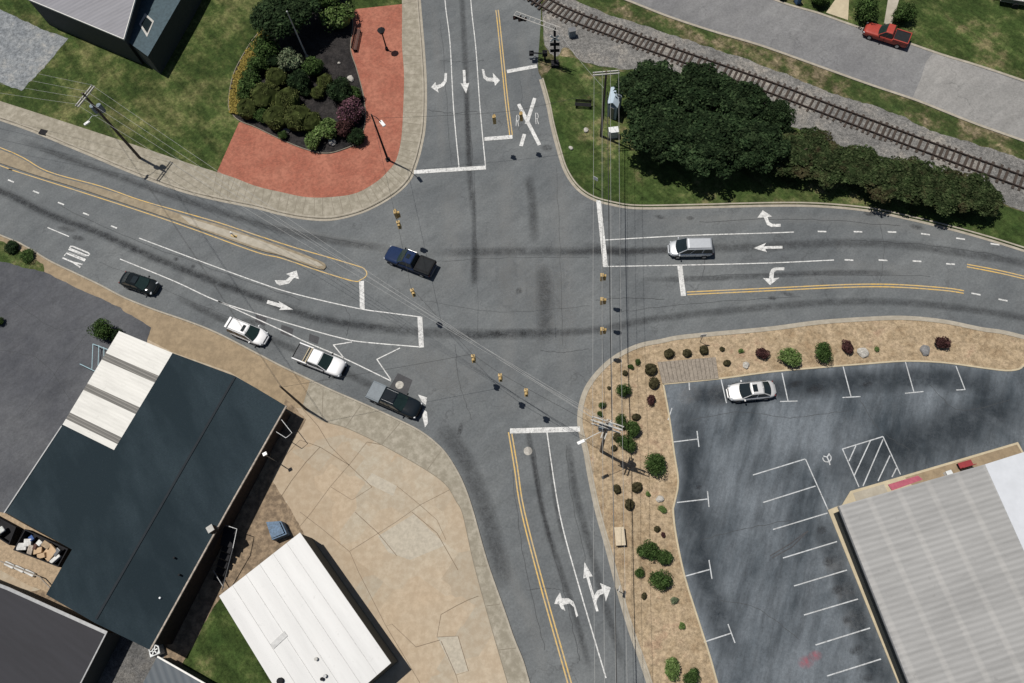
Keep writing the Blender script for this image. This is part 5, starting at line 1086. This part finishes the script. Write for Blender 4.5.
sC = [signal(602, 275, 6.1, 'yellow signal uppermost of three above the east stop line', R_(90), 6.8), signal(602, 299, 6.1, 'yellow signal in the middle of three beside the east stop line', R_(90), 6.6), signal(602, 329, 6.1, 'yellow signal lowest of three below the east stop line', R_(90), 6.8)]
sD = [signal(494, 117, 6.1, 'yellow signal over the left turn lane of the north road', R_(180), 6.8), signal(521, 114, 6.1, 'yellow signal over the painted crossing cross', R_(180), 6.8)]
def span(label, pts, rad=.014):
    m = MB()
    for a, b in zip(pts, pts[1:]): m.tube(sag(Vector(a), Vector(b), .02*(Vector(b)-Vector(a)).length*.4, 6), rad, 5)
    tag(m.build('span_wire', 'wire_dark'), label, 'cable', 'signal span wires')
span('signal span wire from the plaza light down past the navy pickup', [NWp]+sA+[sB[0]]); span('signal span wire carrying three signals to the corner pole', [sB[0], sB[1], sB[2], SEp])
span('signal span wire along the east stop line', [NEp]+sC+[SEp]); span('signal span wire across the north road', [NWp]+sD+[NEp]); span('signal span wire from the bare pole to the diagonal signals', [Vector((b3.x, b3.y, 7.3)), sB[0]])
# railway crossing signal: mast, cantilever and lights
rs = thing('crossing_signal', 'railway crossing signal with cantilever arm over the north road', 'crossing signal', P(555, 65, .1))
bq = P(555, 65, .1); e = P(515, 12, 6.2); hq = 6.0
MB().tube([bq, (bq.x, bq.y, hq)], .14, 10).build('mast', 'metal_dark', rs, world=True); MB().box((bq.x, bq.y, .3), (.9, .9, .4)).build('base', 'metal_dark', rs, world=True)
c0 = Vector((bq.x, bq.y, hq)); cc = Vector((e.x, e.y, hq)); dd_ = (cc-c0).normalized(); nn = Vector((-dd_.y, dd_.x, 0)); m = MB()
for s_ in (-.3, .3): m.tube([c0+nn*s_-dd_*.6, cc+nn*s_], .045, 6)
for i in range(9): p = c0.lerp(cc, i/8); m.tube([p+nn*.3, p-nn*.3], .03, 5)
m.build('cantilever', 'crossarm_grey', rs, world=True)
for i, tt in enumerate((.82, .95)):
    p = c0.lerp(cc, tt)-Vector((0, 0, .5)); m = MB(); m.box(p, (1.0, .06, .5), R_(5)); lt = m.build('light_board', 'metal_dark', rs, world=True)
    for s_ in (-.32, .32): MB().tube([p+Vector((s_, -.03, 0)), p+Vector((s_, -.2, 0))], .17, 10).build('lamp', 'lens_dark', rs, world=True)
for z in (2.6, 3.6): MB().box((bq.x, bq.y-.12, z), (1.1, .08, .42)).build('light_board', 'metal_dark', rs, world=True)
for a in (.7, -.7): MB().box((bq.x, bq.y-.2, 4.6), (1.3, .05, .22), M=Matrix.Rotation(a, 3, 'Y')).build('crossbuck', 'lamp_white', rs, world=True)
cg = thing('relay_cabinet', 'grey relay cabinet on ballast near the crossing signal', 'cabinet', P(572, 36, .12), .2); MB().box((0, 0, .5), (.8, .6, 1.0)).build('body', 'can_grey', cg, bevel=.03); MB().box((0, 0, 1.03), (.88, .68, .06)).build('lid', 'metal_grey', cg)
gt = thing('crossing_gate', 'folded crossing gate mechanism with dark counterweight near the north stop line', 'crossing gate', P(545, 60, .1), 0)
MB().tube([(0, 0, 0), (0, 0, 1.5)], .11, 8).build('post', 'metal_dark', gt); MB().box((0, 0, 1.1), (.6, .5, .6)).build('motor_box', 'metal_dark', gt, bevel=.03)
MB().box((-1.0, .1, 1.1), (1.3, .1, .12), R_(-8)).build('arm', 'metal_dark', gt); MB().box((-1.6, .15, 1.05), (.55, .5, .4)).build('counterweight', 'metal_dark', gt, bevel=.05)
# small signs
def sign(label, u, v, rz, h=2.1, wd=.6, hh=.6, base=.1):
    t = thing('road_sign', label, 'sign', P(u, v, base), rz, 'small white roadside signs'); MB().tube([(0, 0, 0), (0, 0, h)], .035, 6).build('post', 'metal_grey', t); MB().box((0, -.05, h-.2), (wd, .02, hh)).build('panel', 'lamp_white', t)
sign('small white sign on the kerb above the timber pad', 700, 342, .1); sign('small white sign on the kerb beside the through-right arrow', 617, 590, 1.3); sign('small white sign in the grass verge by the corner kerb', 595, 188, -.6)
dl = thing('delineator', 'white and yellow delineator post standing on the median island', 'post', P(234, 236, .14)); MB().box((0, 0, .03), (.7, .3, .06), -.3).build('base', 'yellow_paint', dl); MB().tube([(0, 0, .06), (0, 0, .9)], .06, 8).build('post', 'lamp_white', dl); MB().box((0, -.06, .7), (.3, .04, .4), -.3).build('panel', 'lamp_white', dl)

# ---------------------------------------------------------------- vehicles
def vehicle(name, label, cat, px, head, L, W, paint, kind, belt=.92, roof=1.42, gh=None, bed=None, extras=()):
    a = P(*px, 0); b = P(px[0]+head[0], px[1]+head[1], 0); d = b-a; rz = math.atan2(d.y, d.x)
    t = thing(name, label, cat, (a.x, a.y, 0.112 if name == 'parked_car' else (0.126 if 'red' in label else 0.0)), rz)
    hl, hw = L/2, W/2; pick = kind == 'pickup'
    # lower body: lofted rounded sections nose to tail
    hood = belt-.04 if not pick else belt-.02
    if pick: sec = [(hl, .50, .70), (hl-.07, .74, .80), (hl-.2, .89, .93), (hl-.5, .98, .99), (hl-1.3, 1, 1.0), (.0, 1, 1.0), (-hl+1.0, 1, 1.0), (-hl+.12, .97, 1.0), (-hl, .90, .97)]
    else: sec = [(hl, .38, .62), (hl-.08, .62, .68), (hl-.24, .81, .77), (hl-.55, .94, .86), (hl-1.1, 1, .95), (hl-1.5, 1, 1.0), (0, 1, 1.0), (-hl+1.2, 1, 1.0), (-hl+.55, .97, .99), (-hl+.24, .88, .95), (-hl+.08, .72, .88), (-hl, .48, .80)]
    m = MB(); prof = [(.0, .25), (.80, .25), (.93, .33), (1.0, .55), (1.0, .68), (.965, .9), (.90, .985), (.45, 1.02)]
    ring = [(y, z) for y, z in prof[1:]]; ring = [(0, .25)]+ring+[(0, 1.03)]+[(-y, z) for y, z in ring[::-1]]; n = len(ring); A = []
    for x, wf, zf in sec:
        for y, z in ring: A.append((x, y*hw*wf, (z if z < .6 else .6+(z-.6)*1.0)*hood*(zf if z > .5 else 1)))
    F = []
    for i in range(len(sec)-1):
        for k in range(n): k2 = (k+1) % n; F.append((i*n+k, (i+1)*n+k, (i+1)*n+k2, i*n+k2))
    F.append(tuple(range(n))); F.append(tuple(((len(sec)-1)*n+k) for k in range(n))[::-1])
    m.add(A, F).build('body', paint, t, smooth=True, sub=1)
    # cabin
    xf, xft, xrt, xr, wb, wt = gh
    zb, zt = hood*.97, roof
    B = [(xf, wb), (xf, -wb), (xr, -wb*.98), (xr, wb*.98)]; T = [(xft, wt), (xft, -wt), (xrt, -wt), (xrt, wt)]
    cv = [(x, y*hw, zb) for x, y in B]+[(x, y*hw, zt-.03) for x, y in T]+[((xft+xrt)/2+(x-(xft+xrt)/2)*.86, y*hw*.84, zt) for x, y in T]
    cf = [(3, 2, 1, 0), (8, 9, 10, 11)]
    for i in range(4): j = (i+1) % 4; cf += [(i, j, 4+j, 4+i), (4+i, 4+j, 8+j, 8+i)]
    cabm = MB().add(cv, cf).build('cabin', paint, t, bevel=.09)
    for p_ in cabm.data.polygons: p_.use_smooth = False
    def pane(nm, q4, ins=(.08, .1), mat='glass', bow=0.0):
        q4 = [Vector(x) for x in q4]; nrm = (q4[1]-q4[0]).cross(q4[3]-q4[0]).normalized()
        def at(s, r_): return q4[0].lerp(q4[1], s).lerp(q4[3].lerp(q4[2], s), r_)
        i0, i1 = ins; c4 = [at(i0, i1), at(1-i0, i1), at(1-i0, 1-i1*.7), at(i0, 1-i1*.7)]
        mid = sum(c4, Vector())/4; cen_ = Vector(((xft+xrt)/2, 0, zb))
        if nrm.dot(mid-cen_) < 0: nrm = -nrm
        K = 6 if bow else 1; hz = Vector((1 if nrm.x > 0 else -1, 0, 0)); top = []
        for k in range(K+1):
            q_ = k/K; e = 1-(2*q_-1)**2
            top += [c4[0].lerp(c4[1], q_)+nrm*.018+hz*bow*e, c4[3].lerp(c4[2], q_)+nrm*.018+hz*bow*.45*e]
        vs = top+[v-nrm*(.05+bow) for v in top]; n_ = len(top); fs = []
        for k in range(K):
            a_ = 2*k; fs += [(a_, a_+2, a_+3, a_+1), (n_+a_, n_+a_+1, n_+a_+3, n_+a_+2), (a_, n_+a_, n_+a_+2, a_+2), (a_+1, a_+3, n_+a_+3, n_+a_+1)]
        fs += [(0, 1, n_+1, n_), (n_-2, 2*n_-2, 2*n_-1, n_-1)]
        return MB().add(vs, fs).build(nm, mat, t)
    pane('windshield', [cv[1], cv[0], cv[4], cv[5]], (.05, .06), 'glass_green' if 'black' in label or 'white' in label else 'glass', .16 if not pick else .1)
    pane('rear_window', [cv[3], cv[2], cv[6], cv[7]], (.07, .08), 'glass', .14 if kind == 'sedan' else .03)
    for i, (p0, p1, p2, p3) in enumerate(((cv[0], cv[3], cv[7], cv[4]), (cv[2], cv[1], cv[5], cv[6]))):
        p0, p1, p2, p3 = map(Vector, (p0, p1, p2, p3)); k = 3 if kind in ('van', 'wagon') else 2
        for j in range(k):
            s0, s1 = j/k, (j+1)/k
            pane('side_window', [p0.lerp(p1, s0), p0.lerp(p1, s1), p3.lerp(p2, s1), p3.lerp(p2, s0)], (.06, .14))
    for s_ in (1, -1):
        MB().box((hl-(.17 if pick else .30), s_*hw*(.72 if pick else .70), hood*.70), (.2, .34, .16), -s_*(.45 if pick else .6)).build('headlight', 'headlight', t, bevel=.04)
        MB().box((-hl+(.05 if pick else .16), s_*hw*(.84 if pick else .74), hood*.78), (.12, .24, .2), s_*(.0 if pick else .6)).build('tail_light', 'taillight', t, bevel=.03)
        MB().box((xf-.25, s_*(hw+.07), zb+.05), (.14, .22, .15)).build('mirror', paint if kind != 'pickup' else 'plastic_black', t, bevel=.04)
        for x in (hl-.95, -hl+1.0):
            wh = MB().tube([(x, s_*(hw-.22), .33), (x, s_*(hw+.015), .33)], .34, 16).build('wheel', 'tyre', t); MB().tube([(x, s_*(hw-.05), .33), (x, s_*(hw+.025), .33)], .2, 12).build('rim', 'rim', wh)
    MB().box((hl-.02, 0, .42), (.16, W*.52, .22)).build('bumper', 'plastic_black' if pick else paint, t, bevel=.06)
    MB().box((-hl+.0, 0, .48), (.16, W*(.8 if pick else .5), .2)).build('bumper', 'metal_grey' if pick else paint, t, bevel=.06)
    MB().box((hl-.03 if pick else hl-.10, 0, hood*.62), (.1, W*.45, .18)).build('grille', 'plastic_black', t, bevel=.03)
    if pick:
        x0, x1 = bed['x']; zr = hood*1.0+.12; mt = bed['mat']; cov = bed.get('cover', False)
        for s_ in (1, -1): MB().box(((x0+x1)/2, s_*(hw-.09), hood*.93+.06), (x0-x1, .14, .30)).build('bed_rail', bed.get('rail', paint), t, bevel=.04)
        MB().box((x1+.04, 0, hood*.93+.05), (.09, W*.9, .28)).build('tailgate', bed.get('gate', paint), t, bevel=.03)
        MB().box(((x0+x1)/2, 0, zr+.0 if cov else hood*.99+.03), (x0-x1-.06, W-.30, .06)).build('bed_cover' if cov else 'bed_liner', mt, t, bevel=.02)
        if not cov and bed.get('ribs'):
            for k in range(7): MB().box(((x0+x1)/2, (k-3)*(W-.4)/7, hood*.99+.07), (x0-x1-.1, .05, .03)).build('bed_rib', mt, t)
    for ex in extras:
        nm, c, dm, mt = ex; MB().box(c, dm).build(nm, mt, t, bevel=min(dm)*.3)
    m = MB()
    # shut lines of the bonnet and doors
    for s_ in (1, -1): m.box((xf-.9, s_*(hw+.003 if False else hw*.999), hood*.62), (.02, .02, .5)); m.box(((xf+xr)/2, s_*hw*.999, hood*.62), (.02, .02, .5))
    m.build('door_seam', 'plastic_black', t)
    return t
vehicle('sedan_car', 'black sedan heading right in the lower lane of the west road', 'car', (142, 285.5), (41, 14), 4.45, 1.82, 'paint_black', 'sedan', .92, 1.42, (1.15, .2, -.95, -1.75, .9, .70), extras=[('sunroof', (-.1, 0, 1.425), (.6, .8, .03), 'glass')])
vehicle('estate_car', 'white estate car with roof rails in the right turn lane queue', 'car', (250.5, 334.5), (43, 18), 4.45, 1.85, 'paint_white', 'wagon', .98, 1.6, (1.15, .25, -1.85, -2.08, .92, .74), extras=[('roof_rail', (-.8, .58, 1.63), (2.0, .05, .06), 'metal_grey'), ('roof_rail', (-.8, -.58, 1.63), (2.0, .05, .06), 'metal_grey'), ('sunroof', (-.15, 0, 1.605), (.35, .75, .03), 'glass'), ('spoiler', (-2.1, 0, 1.52), (.25, 1.25, .05), 'paint_white')])
vehicle('pickup_truck', 'white pickup truck with open empty bed in the queue', 'pickup truck', (322, 363), (52, 20.5), 5.5, 1.95, 'paint_white', 'pickup', 1.08, 1.8, (1.32, .38, -.75, -.98, .92, .78), {'x': (-1.0, -2.72), 'mat': 'bed_grey', 'gate': 'bed_black', 'ribs': True}, extras=[('cargo_bar', (-1.12, 0, 1.2), (.14, 1.7, .1), 'cream_concrete'), ('cargo_bar', (-1.45, 0, 1.2), (.1, 1.7, .08), 'cream_concrete')])
vehicle('pickup_truck', 'black pickup truck with silver bed cover at the head of the queue', 'pickup truck', (396, 402.5), (54, 23.5), 5.6, 1.95, 'paint_black_blue', 'pickup', 1.08, 1.82, (1.3, .35, -1.0, -1.25, .92, .78), {'x': (-1.25, -2.77), 'mat': 'bed_silver', 'rail': 'bed_silver', 'cover': True}, extras=[('roof_rail', (-.25, .6, 1.83), (1.3, .04, .04), 'metal_grey'), ('roof_rail', (-.25, -.6, 1.83), (1.3, .04, .04), 'metal_grey')])
vehicle('pickup_truck', 'navy blue pickup truck with black bed cover crossing the junction', 'pickup truck', (411, 264), (-51, -19.5), 5.65, 1.95, 'paint_blue', 'pickup', 1.08, 1.82, (1.2, .3, -.65, -.92, .92, .78), {'x': (-.95, -2.8), 'mat': 'vinyl_black', 'rail': 'bed_black', 'gate': 'bed_black', 'cover': True}, extras=[('sunroof', (-.05, 0, 1.825), (.4, .55, .03), 'glass'), ('cover_panel', (-1.9, 0, 1.215), (1.5, 1.4, .04), 'bed_black')])
vehicle('minivan', 'silver minivan waiting at the east road stop line', 'minivan', (690, 251), (-46, .6), 4.7, 1.93, 'paint_silver', 'van', 1.0, 1.72, (1.55, .5, -2.0, -2.26, .92, .76), extras=[('roof_rail', (-.7, .6, 1.75), (2.4, .05, .05), 'metal_grey'), ('roof_rail', (-.7, -.6, 1.75), (2.4, .05, .05), 'metal_grey')])
vehicle('pickup_truck', 'red pickup truck with black bed parked on the side street', 'pickup truck', (884, 39.5), (-43, -13.5), 5.2, 1.85, 'paint_red', 'pickup', 1.02, 1.68, (.95, .2, -.55, -.72, .9, .78), {'x': (-.8, -2.57), 'mat': 'bed_black'})
vehicle('parked_car', 'silver sedan with dark sunroof parked in the lot', 'car', (749.5, 393), (-47, 4.5), 4.6, 1.84, 'paint_silver_warm', 'sedan', .90, 1.42, (1.1, .15, -.95, -1.75, .9, .70), extras=[('sunroof', (-.2, 0, 1.425), (.45, .75, .03), 'glass')])
